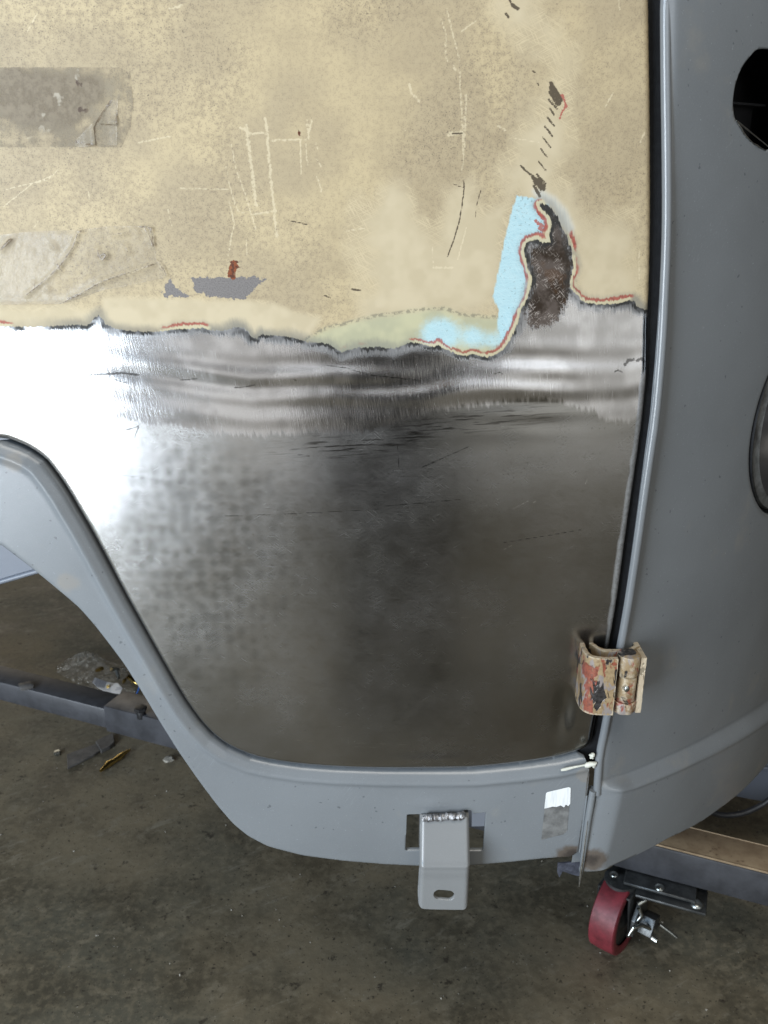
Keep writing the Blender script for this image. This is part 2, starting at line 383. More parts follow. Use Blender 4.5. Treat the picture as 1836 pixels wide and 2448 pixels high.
def mat_primer(name, base=(.190, .203, .212), rough=.25, marks=True):
    t = MT(name)
    c = t.mix(t.step(t.noise(6, 4, .6), .35, .7), base, tuple(v * .90 for v in base))
    c = t.mix(t.mul(t.step(t.noise(700, 2, .6), .45, .75), .22), c, tuple(v * 1.25 for v in base))
    if marks:
        sc1 = t.step(t.noise(1, 2, .5, stretch=(40, 40, 1100), rot=(0, R_(50), 0)), .70, .76)
        c = t.mix(t.mul(t.mul(sc1, t.step(t.noise(11, 2, .5, off=(3, 3, 3)), .52, .62)), .5), c, tuple(v * .55 for v in base))
        c = t.mix(t.mul(t.step(t.noise(160, 1, .5, off=(4, 3, 3)), .755, .775), .6), c, tuple(v * .4 for v in base))
        c = t.mix(t.mul(t.step(t.noise(13, 4, .65, off=(8, 3, 3)), .58, .78), .35), c, (.28, .26, .22))
        c = t.mix(t.mul(t.mul(t.step(t.noise(1, 2, .6, stretch=(700, 700, 30), rot=(0, R_(-35), 0)), .60, .70), t.step(t.noise(16, 3, .6, off=(1, 6, 3)), .50, .66)), .40), c, tuple(v * 1.35 for v in base))
        c = t.mix(t.mul(t.step(t.noise(420, 1, .5, off=(4, 8, 3)), .74, .77), .45), c, tuple(v * 1.7 for v in base))
    a = t.attr('burn')
    bn = t.add(a, t.mul(t.sub(t.noise(120, 4, .65), .5), .5))
    c = t.mix(t.mul(t.step(bn, .15, .55), .8), c, (.095, .068, .046)); c = t.mix(t.mul(t.step(bn, .55, .95), .9), c, (.045, .038, .034))
    bs = t.step(t.add(t.attr('bared'), t.mul(t.sub(t.noise(1, 3, .6, stretch=(500, 500, 60)), .5), .7)), .45, .6)
    c = t.mix(t.mul(bs, .85), c, (.42, .42, .42))
    sm = t.attr('smudge')
    c = t.mix(t.mul(t.step(t.add(sm, t.mul(t.sub(t.noise(90, 4, .7), .5), .8)), .3, .75), .40), c, (.25, .22, .18))
    r = t.add(rough, t.mul(t.sub(t.noise(40, 3, .6), .5), .10))
    h = t.add(t.mul(t.noise(1500, 2, .6), .35), t.mul(t.noise(220, 2, .5), .5))
    return t.set(color=c, rough=r, normal=t.bump(h, .00010, .9), metal=t.mul(bs, .8), spec=.55)

def mat_simple(name, colr, rough=.5, metal=0.0, var=.25, scale=60, bump=.0004, spec=.5):
    t = MT(name)
    c = t.mix(t.step(t.noise(scale, 4, .65), .3, .72), tuple(v * (1 + var) for v in colr), tuple(v * (1 - var) for v in colr))
    r = t.add(rough, t.mul(t.sub(t.noise(scale * 2, 3, .6), .5), .2))
    return t.set(color=c, rough=r, metal=metal, normal=t.bump(t.noise(scale * 5, 3, .6), bump, .6), spec=spec)

def mat_hinge():
    t = MT('hinge_chipped_paint')
    e = t.N.new('ShaderNodeNewGeometry').outputs['Pointiness']
    st = (1, 1, .5)
    n1 = t.noise(58, 3, .6, stretch=st, dist=.5); n2 = t.noise(70, 3, .6, stretch=st, off=(3, 7, 1), dist=.4); n3 = t.noise(260, 3, .6); n4 = t.noise(36, 3, .6, stretch=st, off=(6, 2, 2))
    c = t.mix(t.step(n3, .35, .7), (.34, .25, .14), (.24, .165, .09)); c = t.mix(t.mul(t.step(n4, .42, .62), .55), c, (.19, .115, .06))
    gr = t.mul(t.step(n2, .54, .58), .8); c = t.mix(gr, c, (.25, .225, .225))
    rd = t.mul(t.step(t.noise(66, 3, .6, stretch=st, off=(1, 1, 6), dist=.3), .56, .60), .9); c = t.mix(rd, c, t.mix(t.step(n3, .4, .7), (.26, .062, .036), (.15, .036, .024)))
    bk = t.step(n1, .54, .57); c = t.mix(bk, c, t.mix(t.step(n3, .3, .7), (.030, .026, .024), (.10, .092, .09)))
    ed = t.step(t.add(e, t.mul(t.sub(n3, .5), .10)), .535, .575)
    c = t.mix(t.mul(ed, .9), c, (.50, .42, .30))
    pits = t.step(t.noise(330, 2, .6, off=(9, 9, 9)), .68, .73); c = t.mix(t.mul(pits, .7), c, (.07, .04, .025))
    h = t.add(t.mul(bk, -.8), t.add(t.mul(rd, -.45), t.mul(n3, .5)))
    return t.set(color=c, rough=t.mixf(bk, .40, .28), metal=t.mul(bk, .5), normal=t.bump(h, .0006, 1.0))

def mat_floor():
    t = MT('stained_concrete')
    big = t.noise(1.7, 5, .62); mid = t.noise(6.5, 5, .65, off=(3, 2, 0)); f = t.noise(60, 4, .65); g = t.noise(22, 5, .7, off=(7, 1, 0))
    c = t.mix(t.step(big, .38, .62), (.205, .166, .106), (.098, .091, .066))
    c = t.mix(t.mul(t.step(mid, .42, .66), .65), c, (.052, .044, .030))
    c = t.mix(t.mul(t.step(f, .42, .70), .45), c, (.235, .198, .132))
    c = t.mix(t.mul(t.step(g, .54, .68), .60), c, (.23, .198, .14))
    c = t.mix(t.mul(t.step(t.noise(30, 4, .7, off=(1, 9, 0)), .60, .68), .75), c, (.036, .029, .021))
    c = t.mix(t.mul(t.step(t.noise(130, 2, .6, off=(2, 2, 5)), .63, .70), .8), c, (.026, .021, .016))
    pale = t.mul(t.step(t.noise(1, 4, .7, stretch=(9, 34, 9), rot=(0, 0, R_(-28))), .56, .70), t.step(t.noise(3.1, 3, .6, off=(5, 5, 5)), .42, .60))
    c = t.mix(t.mul(pale, .6), c, (.27, .24, .18))
    c = t.mix(t.mul(t.step(t.noise(300, 1, .5), .76, .78), .8), c, (.45, .43, .37))
    r = t.mixf(t.step(mid, .4, .7), .66, .46)
    return t.set(color=c, rough=r, normal=t.bump(f, .0016, .6), spec=.35)

def mat_beam_top():
    t = MT('rusty_mill_scale')
    c = t.mix(t.step(t.noise(30, 4, .65), .35, .68), (.34, .25, .155), (.25, .175, .105))
    c = t.mix(t.mul(t.step(t.noise(120, 3, .65), .6, .72), .6), c, (.10, .06, .035))
    return t.set(color=c, rough=t.add(.40, t.mul(t.noise(50, 3, .6), .2)), metal=.1, normal=t.bump(t.noise(260, 3, .6), .0005, .5))

def mat_tape(name, residue):
    t = MT(name)
    d = t.attr('edge'); up = t.attr('lift'); hv = t.attr('heavy')
    n = t.noise(150, 4, .65); n2 = t.noise(420, 2, .6)
    if residue:
        c = t.mix(t.step(t.noise(22, 4, .6), .35, .68), (.31, .262, .185), (.235, .195, .138))
        c = t.mix(t.mul(hv, .8), c, t.mix(t.step(n, .35, .68), (.165, .128, .085), (.215, .172, .115)))
        c = t.mix(t.mul(t.step(n2, .62, .72), .55), c, (.12, .09, .06))
        c = t.mix(t.mul(t.step(t.noise(70, 3, .6, off=(4, 1, 1)), .66, .70), .85), c, (.07, .04, .028))
        c = t.mix(t.mul(t.step(t.noise(48, 3, .6, off=(8, 1, 1)), .68, .72), .6), c, (.50, .45, .36))
        a = t.mul(t.step(t.add(d, t.mul(t.sub(n, .5), 5.0)), -1.0, .8), t.mixf(hv, t.mixf(t.step(t.noise(45, 4, .65, off=(2, 9, 9)), .38, .62), .08, .60), t.mixf(t.step(n, .3, .6), .62, .9)))
        return t.set(color=c, rough=.5, alpha=a, normal=t.bump(n, .0004, .6), spec=.25)
    c = t.mix(t.step(n2, .35, .7), (.50, .44, .34), (.40, .345, .26))
    c = t.mix(up, c, t.mix(t.step(n, .35, .7), (.56, .50, .41), (.48, .43, .34)))
    dk = t.attr('fold_and_shade')
    c = t.mix(t.step(t.add(dk, t.mul(t.sub(n, .5), 2.6)), 1.0, .3), c, (.15, .11, .07))
    a = t.mixf(up, .16, .34)
    a = t.mx(a, t.mul(t.step(t.add(dk, t.mul(t.sub(n, .5), 2.6)), 1.0, .3), .8))
    a = t.mx(a, t.mul(t.step(d, .9, .2), .35))
    h = t.add(t.mul(t.noise(520, 2, .6), .6), t.mul(t.noise(110, 3, .6, dist=1.2), .8))
    return t.set(color=c, rough=.24, alpha=a, normal=t.bump(h, .0008, .85), spec=.45)

def mat_bag():
    t = MT('clear_plastic_film')
    h = t.noise(38, 4, .6, dist=1.5)
    a = t.mixf(t.step(t.noise(34, 4, .65, dist=1.4), .44, .66), .12, .50)
    return t.set(color=(.45, .43, .38), rough=.10, alpha=a, normal=t.bump(h, .030, 1.0), spec=1.0)

def mat_label():
    t = MT('printed_label')
    a = t.attr('print')
    c = t.mix(t.step(a, .4, .6), (.72, .74, .76), (.23, .26, .33))
    return t.set(color=c, rough=.45)

def mat_sticker():
    t = MT('torn_paper_label')
    c = t.mix(t.step(t.noise(1, 3, .6, stretch=(300, 300, 30)), .45, .75), (.80, .81, .80), (.66, .68, .67))
    return t.set(color=c, rough=.55, normal=t.bump(t.noise(1, 3, .6, stretch=(300, 300, 30)), .0003, .6))

M = dict(door=mat_door(), primer=mat_primer('grey_epoxy_primer'), primer_gloss=mat_primer('grey_primer_bead', (.185, .196, .205), .22, False), primer_in=mat_primer('grey_primer_inner', (.19, .205, .235), .42, False),
         primer_shaded=mat_primer('grey_primer_shadowed', (.075, .085, .105), .45, False), bracket=mat_primer('grey_primer_bracket', (.215, .22, .22), .30, False),  # crossmember primer: under-van shade is put into its darker colour
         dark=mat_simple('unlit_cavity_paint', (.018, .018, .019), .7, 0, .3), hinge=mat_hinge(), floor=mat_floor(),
         gap_black=mat_simple('gap_backing_black', (.014, .0145, .016), .5, 0, .3, 200),
         frame=mat_simple('dark_grey_enamel', (.046, .047, .052), .42, 0, .35, 16), beamtop=mat_beam_top(),
         wheel=mat_simple('red_polyurethane', (.150, .021, .028), .50, 0, .42, 28, .0003),
         zinc=mat_simple('zinc_plate', (.42, .44, .42), .32, 1.0, .25, 60), zincdk=mat_simple('dull_caster_steel', (.10, .104, .104), .42, .8, .3, 50),
         weld=mat_simple('weld_bead', (.42, .42, .43), .30, .9, .3, 300, .0012), sealer=mat_simple('cream_seam_sealer', (.62, .62, .54), .5, 0, .15, 90),
         blade=mat_simple('ground_flange', (.50, .50, .48), .32, 1.0, .3, 150), residue=mat_tape('tape_residue', True), tape=mat_tape('packing_tape', False),
         bag=mat_bag(), label=mat_label(), sticker=mat_sticker(), glue=mat_simple('label_glue_residue', (.15, .15, .145), .6, 0, .35, 70),
         brass=mat_simple('brass', (.65, .47, .16), .18, 1.0, .2, 90), black=mat_simple('black_plastic', (.015, .015, .016), .45, 0, .3, 80),
         blue=mat_simple('blue_insulation', (.03, .12, .42), .4, 0, .2), stone=mat_simple('pale_chip', (.28, .26, .22), .7, 0, .25, 120),
         scrap=mat_simple('dusty_bare_strip', (.115, .11, .105), .55, .3, .3, 40), lampring=mat_simple('worn_primer_ring', (.13, .135, .135), .38, .2, .55, 45),
         burnt=mat_simple('heat_blued_steel', (.12, .13, .17), .4, .6, .4, 120))

# ================================================================== floor
bm = bmesh.new(); bmesh.ops.create_grid(bm, x_segments=1, y_segments=1, size=9)
floor = bm_obj('floor', bm, M['floor'], None, False); tag(floor, kind='structure')

# ================================================================== the van shell on its dolly
van = empty('van', (0.1, 0.5, 0.55), 'grey primed van shell with bare steel patched beige cab door', 'van')
GAP = [(-0.3807,1.1048),(-0.3650,1.0987),(-0.3549,1.0936),(-0.3420,1.0836),(-0.3351,1.0726),(-0.3282,1.0607),(-0.3214,1.0469),(-0.3148,1.0315),(-0.3063,1.0123),(-0.2972,0.9896),(-0.2877,0.9650),(-0.2738,0.9288),(-0.2594,0.8941),(-0.2445,0.8585),(-0.2293,0.8219),(-0.2174,0.7963),(-0.2050,0.7747),(-0.1921,0.7576),(-0.1764,0.7437),(-0.1511,0.7308),(-0.1276,0.7246),(-0.0944,0.7190),(-0.0563,0.7156),(0.0010,0.7133),(0.0679,0.7127),(0.1061,0.7133),(0.1583,0.7190),(0.2008,0.7258),(0.2287,0.7337)]
EDGE = [(0.2398,0.7432),(0.2411,0.7681),(0.2444,0.8006),(0.2481,0.8687),(0.2517,0.9140),(0.2538,0.9674),(0.2550,1.0096),(0.2582,1.0726),(0.2601,1.1286),(0.2591,1.1781),(0.2553,1.2179),(0.2533,1.2565),(0.2497,1.3013),(0.2448,1.3479),(0.2376,1.4095),(0.2314,1.4584),(0.2278,1.4899)]
top_z = 1.72
DOOR = smooth_poly([(-0.72, top_z), (-0.72, GAP[0][1] - 0.005), (-0.48, GAP[0][1] + 0.004)] + GAP + EDGE + [(0.213, 1.60), (0.203, top_z)], 1)
def fine_axis(a, b, lo, hi, h, H):
    l = steps(a, lo, H)[:-1] if a < lo else np.array([]); r = steps(hi, b, H)[1:] if b > hi else np.array([])
    return np.concatenate([l, steps(lo, hi, h), r])
xs = fine_axis(-0.72, 0.262, -0.42, 0.262, 0.00125, 0.012); zs = fine_axis(0.71, top_z, 0.71, 1.50, 0.00125, 0.012)
DMP = [(-0.1817,0.9816)]
HR = np.random.default_rng(5); HPTS = [(x + HR.uniform(-.003, .003), z + HR.uniform(-.003, .003), HR.uniform(.0045, .0075), HR.uniform(.3, 1)) for x in np.arange(-.34, .0, .0125) for z in np.arange(.76, 1.16, .0125)]
def hammer(X, Z):
    """overlapping planishing-hammer facets"""
    o = np.zeros(X.shape)
    for px, pz, r, k in HPTS:
        s_ = np.flatnonzero((np.abs(X - px) < 2.2 * r) & (np.abs(Z - pz) < 2.2 * r))
        if len(s_):
            d2 = ((X[s_] - px) ** 2 + (Z[s_] - pz) ** 2) / r ** 2
            o[s_] += .000115 * k * np.exp(-d2 * 1.3)
    return o
BELT = [(-0.3927,1.1862),(-0.2893,1.1781),(-0.2015,1.1679),(-0.1291,1.1598),(-0.0478,1.1639),(0.0333,1.1598),(0.1345,1.1639),(0.2352,1.1700),(0.2591,1.1741)]
def door_pos(X, Z, Dd):
    y = -0.010 * (1 - ((X + 0.06) / 0.36) ** 2).clip(-3, 1)                 # slight crown fore and aft
    y = y + 0.010
    y = y + 0.65 * np.maximum(0, X - 0.165) ** 2                         # turns towards the nose
    y = y + 0.10 * np.maximum(0, 0.86 - Z) ** 2 * 1.5                        # tucks under
    # patched and ground belt: ridges, valleys, hammer marks
    bz = np.interp(X, [q[0] for q in BELT], [q[1] for q in BELT])
    u = Z - bz
    env = np.exp(-(u / 0.034) ** 2) * (0.45 + 0.55 * sstep(-0.33, -0.10, X))
    am = .35 + .9 * sstep(-.5, .7, vnoise(X, Z * .5, 11, 13))
    am2 = .3 + .9 * sstep(-.6, .6, vnoise(X, Z * .7, 8, 14))
    wv = np.sin(u * 290 + 26 * (X - .05) * sstep(.25, -.15, X) * .35 + 3.4 * vnoise(X, Z * .5, 7, 3) + 3.0) * 0.00058 * am + np.sin(u * 150 + 1.0 + 4.5 * vnoise(X, Z * .5, 5, 8)) * 0.00085 * am2
    y = y + env * wv
    y = y + env * (vnoise(X * .30, Z, 46, 21) * 0.00052 + vnoise(X * .6, Z, 85, 22) * 0.00007)
    y = y - 0.0012 * np.exp(-((u + 0.002) / 0.020) ** 2) * sstep(-0.30, -0.02, X)
    low = np.interp(X, [q[0] for q in LOW], [q[1] for q in LOW])
    dm_ = (np.exp(-((X - DMP[0][0]) / .095) ** 2 - ((Z - DMP[0][1]) / .17) ** 2) * (0.85 + .15 * vnoise(X, Z, 25, 44)) * sstep(0, .015, low - Z)).clip(0, 1)
    y = y + hammer(X, Z) * dm_
    # oil-canning over the whole panel
    y = y + 0.0007 * vnoise(X, Z, 7, 5) + 0.00020 * vnoise(X, Z, 19, 6)
    # dent by the lower hinge
    q = [(0.2013,0.7872)][0]
    y = y + 0.0048 * np.exp(-(((X - q[0]) / 0.011) ** 2 + ((Z - q[1]) / 0.030) ** 2))
    q = [(0.0580,0.7280)][0]
    y = y - 0.0008 * np.exp(-(((X - q[0]) / 0.045) ** 2 + ((Z - q[1]) / 0.008) ** 2))
    y = y + rolled(0.0065, Dd, 0.9)
    return np.stack([X, y, Z], -1)
BARE = [(-0.9, 0.4), (-0.9, 1.2205)] + [(-0.3799,1.2176),(-0.3640,1.2176),(-0.3403,1.2172),(-0.3164,1.2179),(-0.2924,1.2195),(-0.2847,1.2179),(-0.2782,1.2226),(-0.2733,1.2273),(-0.2690,1.2304),(-0.2669,1.2242),(-0.2647,1.2195),(-0.2552,1.2156),(-0.2375,1.2132),(-0.2137,1.2132),(-0.2016,1.2152),(-0.1857,1.2160),(-0.1737,1.2168),(-0.1639,1.2148),(-0.1541,1.2140),(-0.1468,1.2156),(-0.1412,1.2176),(-0.1340,1.2172),(-0.1279,1.2124),(-0.1250,1.2077),(-0.1207,1.2069),(-0.1177,1.2113),(-0.1106,1.2101),(-0.0907,1.2089),(-0.0730,1.2034),(-0.0646,1.2030),(-0.0531,1.2022),(-0.0480,1.1982),(-0.0408,1.1938),(-0.0344,1.1958),(-0.0272,1.1978),(-0.0152,1.1986),(-0.0052,1.1990),(0.0088,1.1970),(0.0168,1.1998),(0.0267,1.2034),(0.0367,1.2018),(0.0487,1.1986),(0.0515,1.2014),(0.0551,1.1986),(0.0628,1.1950),(0.0730,1.1906),(0.0802,1.1902),(0.0857,1.1922),(0.0922,1.1902),(0.0995,1.1886),(0.1074,1.1910),(0.1148,1.1966),(0.1210,1.2077),(0.1260,1.2199),(0.1281,1.2316),(0.1335,1.2420),(0.1368,1.2520),(0.1379,1.2611),(0.1339,1.2698),(0.1307,1.2784),(0.1287,1.2865),(0.1299,1.2925),(0.1344,1.2958),(0.1408,1.2969),(0.1475,1.2943),(0.1528,1.2950),(0.1510,1.3005),(0.1535,1.3078),(0.1507,1.3158),(0.1451,1.3216),(0.1394,1.3273),(0.1431,1.3291),(0.1517,1.3252),(0.1590,1.3176),(0.1643,1.3067),(0.1705,1.2958),(0.1751,1.2847),(0.1776,1.2724),(0.1753,1.2611),(0.1750,1.2543),(0.1830,1.2459),(0.1902,1.2397),(0.2053,1.2378),(0.2209,1.2389),(0.2317,1.2412),(0.2380,1.2405),(0.2421,1.2355),(0.2471,1.2328),(0.2591,1.2312)] + [(0.5, 1.235), (0.5, 0.4)]
CYAN = [(0.1201,1.3345),(0.1300,1.3334),(0.1384,1.3316),(0.1493,1.3266),(0.1549,1.3158),(0.1537,1.2939),(0.1374,1.2902),(0.1330,1.2791),(0.1381,1.2565),(0.1308,1.2335),(0.1208,1.2121),(0.1124,1.2053),(0.1080,1.2140),(0.1080,1.2328),(0.1023,1.2459),(0.1058,1.2641),(0.1104,1.2902),(0.1131,1.3067),(0.1169,1.3230)]
SPIKE = [(0.1324,1.2902),(0.1429,1.2939),(0.1505,1.2958),(0.1527,1.3086),(0.1450,1.3230),(0.1565,1.3212),(0.1652,1.3049),(0.1742,1.2865),(0.1784,1.2716),(0.1759,1.2527),(0.1738,1.2374),(0.1730,1.2219),(0.1639,1.2101),(0.1483,1.2042),(0.1322,1.2069),(0.1257,1.2179),(0.1350,1.2432),(0.1391,1.2603),(0.1332,1.2754)]
CHIPS = [[(-0.1802,1.2630),(-0.1627,1.2626),(-0.1393,1.2634),(-0.1082,1.2626),(-0.1099,1.2599),(-0.1180,1.2535),(-0.1261,1.2481),(-0.1326,1.2436),(-0.1522,1.2443),(-0.1677,1.2462),(-0.1761,1.2497),(-0.1791,1.2565)], [(-0.2079,1.2443),(-0.2060,1.2520),(-0.2003,1.2596),(-0.1944,1.2558),(-0.1886,1.2497),(-0.1828,1.2443)]]
RUST = [[(-0.1460,1.2626),(-0.1439,1.2709),(-0.1403,1.2791),(-0.1362,1.2776),(-0.1345,1.2731),(-0.1383,1.2671),(-0.1398,1.2611)], [(-0.0753,1.3887),(-0.0723,1.3880),(-0.0732,1.3853),(-0.0757,1.3859)]]
CLEANP = [[(-0.2641,1.2428),(-0.2424,1.2439),(-0.1836,1.2439),(-0.1405,1.2420),(-0.1054,1.2382),(-0.0625,1.2250),(-0.0709,1.2053),(-0.1265,1.2101),(-0.2057,1.2140),(-0.2704,1.2179),(-0.2671,1.2335)],
          [(-0.3852,1.2343),(-0.2709,1.2343),(-0.2709,1.2172),(-0.3881,1.2156)],
          [(-0.0144,1.3302),(0.0064,1.3444),(0.0273,1.3230),(0.0467,1.3013),(0.0631,1.3337),(0.0760,1.3444),(0.0956,1.3230),(0.1064,1.3373),(0.1148,1.3584),(0.1191,1.3825),(0.1309,1.4028),(0.1388,1.4228),(0.1452,1.4359),(0.1332,1.4552),(0.1181,1.4711),(0.0963,1.4805),(0.0959,1.4899),(0.1206,1.4899),(0.1425,1.4774),(0.1547,1.4552),(0.1549,1.4261),(0.1595,1.4128),(0.1596,1.3859),(0.1582,1.3514),(0.1708,1.3337),(0.1778,1.3158),(0.2215,1.3158),(0.2344,1.3013),(0.2411,1.2335),(0.1820,1.2335),(0.1616,1.3013),(0.1216,1.3337),(0.1157,1.3013),(0.1075,1.2258),(0.0324,1.2258),(-0.0190,1.2219),(-0.0225,1.2716)]]
PALE = [(-0.0729,1.2053),(-0.0468,1.2160),(-0.0198,1.2226),(0.0166,1.2289),(0.0583,1.2328),(0.0679,1.2289),(0.0751,1.2269),(0.1075,1.2258),(0.1274,1.2238),(0.1147,1.1982),(0.0932,1.1862),(0.0529,1.1902),(0.0268,1.1962),(-0.0353,1.1902)]
SMEAR = [(0.1350,1.3387),(0.1433,1.3380),(0.1556,1.3337),(0.1662,1.3230),(0.1743,1.3067),(0.1716,1.3005),(0.1629,1.3104),(0.1533,1.3237),(0.1431,1.3280)]
REDS = [[(0.0266,1.2101),(0.0367,1.2053),(0.0507,1.2014),(0.0551,1.2014),(0.0648,1.1966),(0.0809,1.1922),(0.0994,1.1910),(0.1146,1.2002),(0.1273,1.2258),(0.1339,1.2489),(0.1336,1.2679),(0.1262,1.2828),(0.1276,1.2939),(0.1368,1.2994),(0.1527,1.2976),(0.1497,1.3086),(0.1472,1.3176),(0.1410,1.3266)],
        [(-0.2101,1.2179),(-0.1894,1.2195),(-0.1696,1.2195)], [(0.1798,1.2527),(0.1890,1.2443),(0.2051,1.2405),(0.2214,1.2420),(0.2290,1.2443)], [(0.1750,1.3013),(0.1801,1.2902)], [(0.1764,1.2772),(0.1792,1.2603)], [(-0.3677,1.2195),(-0.3605,1.2195)]]
TICKS = [(3.20,[(0.1451,1.4267),(0.1554,1.4135)]),
 (2.40,[(0.1446,1.4234),(0.1542,1.4105)]),
 (2.00,[(0.1445,1.4195),(0.1525,1.4092)]),
 (1.60,[(0.1441,1.4138),(0.1519,1.4062)]),
 (1.60,[(0.1453,1.4068),(0.1496,1.4018)]),
 (1.60,[(0.1439,1.3995),(0.1502,1.3927)]),
 (1.60,[(0.1422,1.3921),(0.1493,1.3842)]),
 (1.20,[(0.1405,1.3836),(0.1484,1.3750)]),
 (1.20,[(0.1396,1.3740),(0.1460,1.3667)]),
 (1.20,[(0.1384,1.3633),(0.1456,1.3556)]),
 (1.60,[(0.1375,1.3525),(0.1463,1.3444)]),
 (1.60,[(0.1225,1.3598),(0.1280,1.3549),(0.1335,1.3511)]),
 (7.20,[(0.1375,1.3465),(0.1431,1.3416)]),
 (4.00,[(0.1343,1.3500),(0.1447,1.3401)]),
 (2.40,[(0.1355,1.3426),(0.1413,1.3337)]),
 (2.80,[(0.1710,1.2991),(0.1761,1.2925)]),
 (1.20,[(0.1685,1.3013),(0.1747,1.2902)]),
 (1.00,[(0.0713,1.3479),(0.0723,1.3416),(0.0709,1.3266),(0.0686,1.3122),(0.0641,1.2958),(0.0605,1.2865),(0.0587,1.2810)]),
 (0.80,[(0.0620,1.3444),(0.0704,1.3416)]),
 (0.64,[(0.0874,1.3391),(0.0841,1.3266),(0.0837,1.3158)]),
 (1.20,[(0.0690,1.3866),(0.0606,1.3863)]),
 (2.00,[(0.1034,1.4799),(0.1057,1.4774)]),
 (3.20,[(0.1084,1.4868),(0.1131,1.4837)]),
 (1.60,[(0.1072,1.4893),(0.1028,1.4924)]),
 (1.20,[(0.1289,1.4365),(0.1308,1.4349)]),
 (1.20,[(0.1339,1.4264),(0.1347,1.4251)]),
 (1.60,[(-0.0305,1.2520),(-0.0219,1.2512)]),
 (1.20,[(-0.0560,1.2466),(-0.0502,1.2443)]),
 (1.00,[(-0.0869,1.3133),(-0.0698,1.3097)]),
 (1.00,[(-0.2971,1.3961),(-0.3005,1.3981),(-0.3156,1.3954)]),
 (1.60,[(-0.3211,1.3954),(-0.3196,1.3934)])]
REDT = [(2.00,[(0.1555,1.4175),(0.1584,1.4128),(0.1602,1.4082)]),
 (1.60,[(0.1588,1.4075),(0.1562,1.4028),(0.1550,1.3985)]),
 (2.40,[(0.1382,1.3280),(0.1412,1.3230)]),
 (2.80,[(0.1398,1.3212),(0.1455,1.3151)]),
 (3.20,[(0.1392,1.3122),(0.1490,1.3067)]),
 (2.80,[(0.1422,1.3067),(0.1510,1.3005)]),
 (1.20,[(0.1387,1.3013),(0.1466,1.2969)])]
SCR = [(3.20,[(-0.1212,1.3927),(-0.1194,1.3688),(-0.1175,1.3479),(-0.1160,1.3259)]),
 (2.80,[(-0.1035,1.3927),(-0.1020,1.3584),(-0.1005,1.3337),(-0.0991,1.3122),(-0.0981,1.2991)]),
 (2.00,[(-0.1050,1.3988),(-0.1025,1.3900)]),
 (1.60,[(-0.0992,1.3805),(-0.0725,1.3815)]),
 (2.00,[(-0.0673,1.3968),(-0.0666,1.3819)]),
 (1.60,[(-0.0632,1.3988),(-0.0653,1.3887)]),
 (1.20,[(-0.0740,1.3808),(-0.0742,1.3528)]),
 (0.96,[(-0.0696,1.3808),(-0.0680,1.3584)]),
 (1.20,[(-0.1353,1.3774),(-0.1321,1.3549),(-0.1256,1.3373),(-0.1209,1.3194),(-0.1170,1.3049)]),
 (0.96,[(-0.1413,1.3584),(-0.1391,1.3444),(-0.1349,1.3266),(-0.1322,1.3212),(-0.1277,1.3201)]),
 (1.20,[(-0.1404,1.3302),(-0.1366,1.3104),(-0.1404,1.2976),(-0.1440,1.2821)]),
 (1.60,[(-0.1190,1.3187),(-0.0980,1.3212)]),
 (1.20,[(-0.0604,1.3781),(-0.0587,1.3736)]),
 (1.20,[(-0.0600,1.3653),(-0.0564,1.3591)]),
 (1.60,[(-0.0600,1.3507),(-0.0562,1.3380)]),
 (0.80,[(-0.1266,1.2965),(-0.1266,1.2828)]),
 (1.20,[(-0.2179,1.3788),(-0.1885,1.3842)]),
 (0.80,[(-0.3460,1.3391),(-0.3227,1.3444),(-0.3034,1.3479),(-0.2929,1.3567)]),
 (0.80,[(-0.3481,1.3248),(-0.3189,1.3444),(-0.2992,1.3514)]),
 (0.80,[(-0.3058,1.4664),(-0.2950,1.4805)]),
 (2.00,[(-0.1814,1.4837),(-0.1706,1.4858)]),
 (1.20,[(-0.0337,1.3042),(-0.0176,1.3067)]),
 (0.80,[(-0.2685,1.3408),(-0.2670,1.3309)]),
 (0.80,[(-0.3176,1.3122),(-0.3221,1.3067)]),
 (1.20,[(0.0486,1.4758),(0.0528,1.4648),(0.0528,1.4488),(0.0547,1.4433)]),
 (1.20,[(0.0530,1.4837),(0.0596,1.4616),(0.0648,1.4456),(0.0660,1.4261),(0.0687,1.3995),(0.0708,1.3653),(0.0700,1.3542)]),
 (1.60,[(0.0717,1.4178),(0.0714,1.3927),(0.0714,1.3716)]),
 (1.20,[(0.0659,1.4664),(0.0778,1.4743)]),
 (2.00,[(0.0218,1.4261),(0.0244,1.4178),(0.0310,1.4122)]),
 (3.20,[(0.0569,1.3856),(0.0679,1.3870)]),
 (1.60,[(0.1002,1.3927),(0.1077,1.3887)]),
 (1.20,[(0.0166,1.3910),(0.0192,1.3887)]),
 (2.00,[(0.0602,1.4398),(0.0618,1.4365)]),
 (1.20,[(0.1946,1.4079),(0.2009,1.4195)]),
 (1.60,[(0.2322,1.3873),(0.2296,1.3798)]),
 (1.20,[(0.0684,1.2791),(0.0753,1.3067)]),
 (2.00,[(0.0461,1.2716),(0.0636,1.2716)]),
 (0.80,[(0.0446,1.2902),(0.0457,1.2731)]),
 (0.96,[(0.2378,1.2865),(0.2405,1.2596)]),
 (0.96,[(-0.1838,1.3408),(-0.1405,1.3401)]),
 (1.20,[(-0.1216,1.3774),(-0.1180,1.3757)]),
 (2.00,[(-0.1264,1.3910),(-0.1175,1.3859),(-0.1063,1.3866)]),
 (1.20,[(0.1976,1.4961),(0.2008,1.4837)]),
 (0.80,[(0.1154,1.3825),(0.1378,1.3791)]),
 (0.80,[(-0.1966,1.3230),(-0.1940,1.3086)]),
 (1.20,[(-0.3174,1.3825),(-0.3116,1.3842)]),
 (0.80,[(-0.2404,1.2641),(-0.2241,1.2716)])]
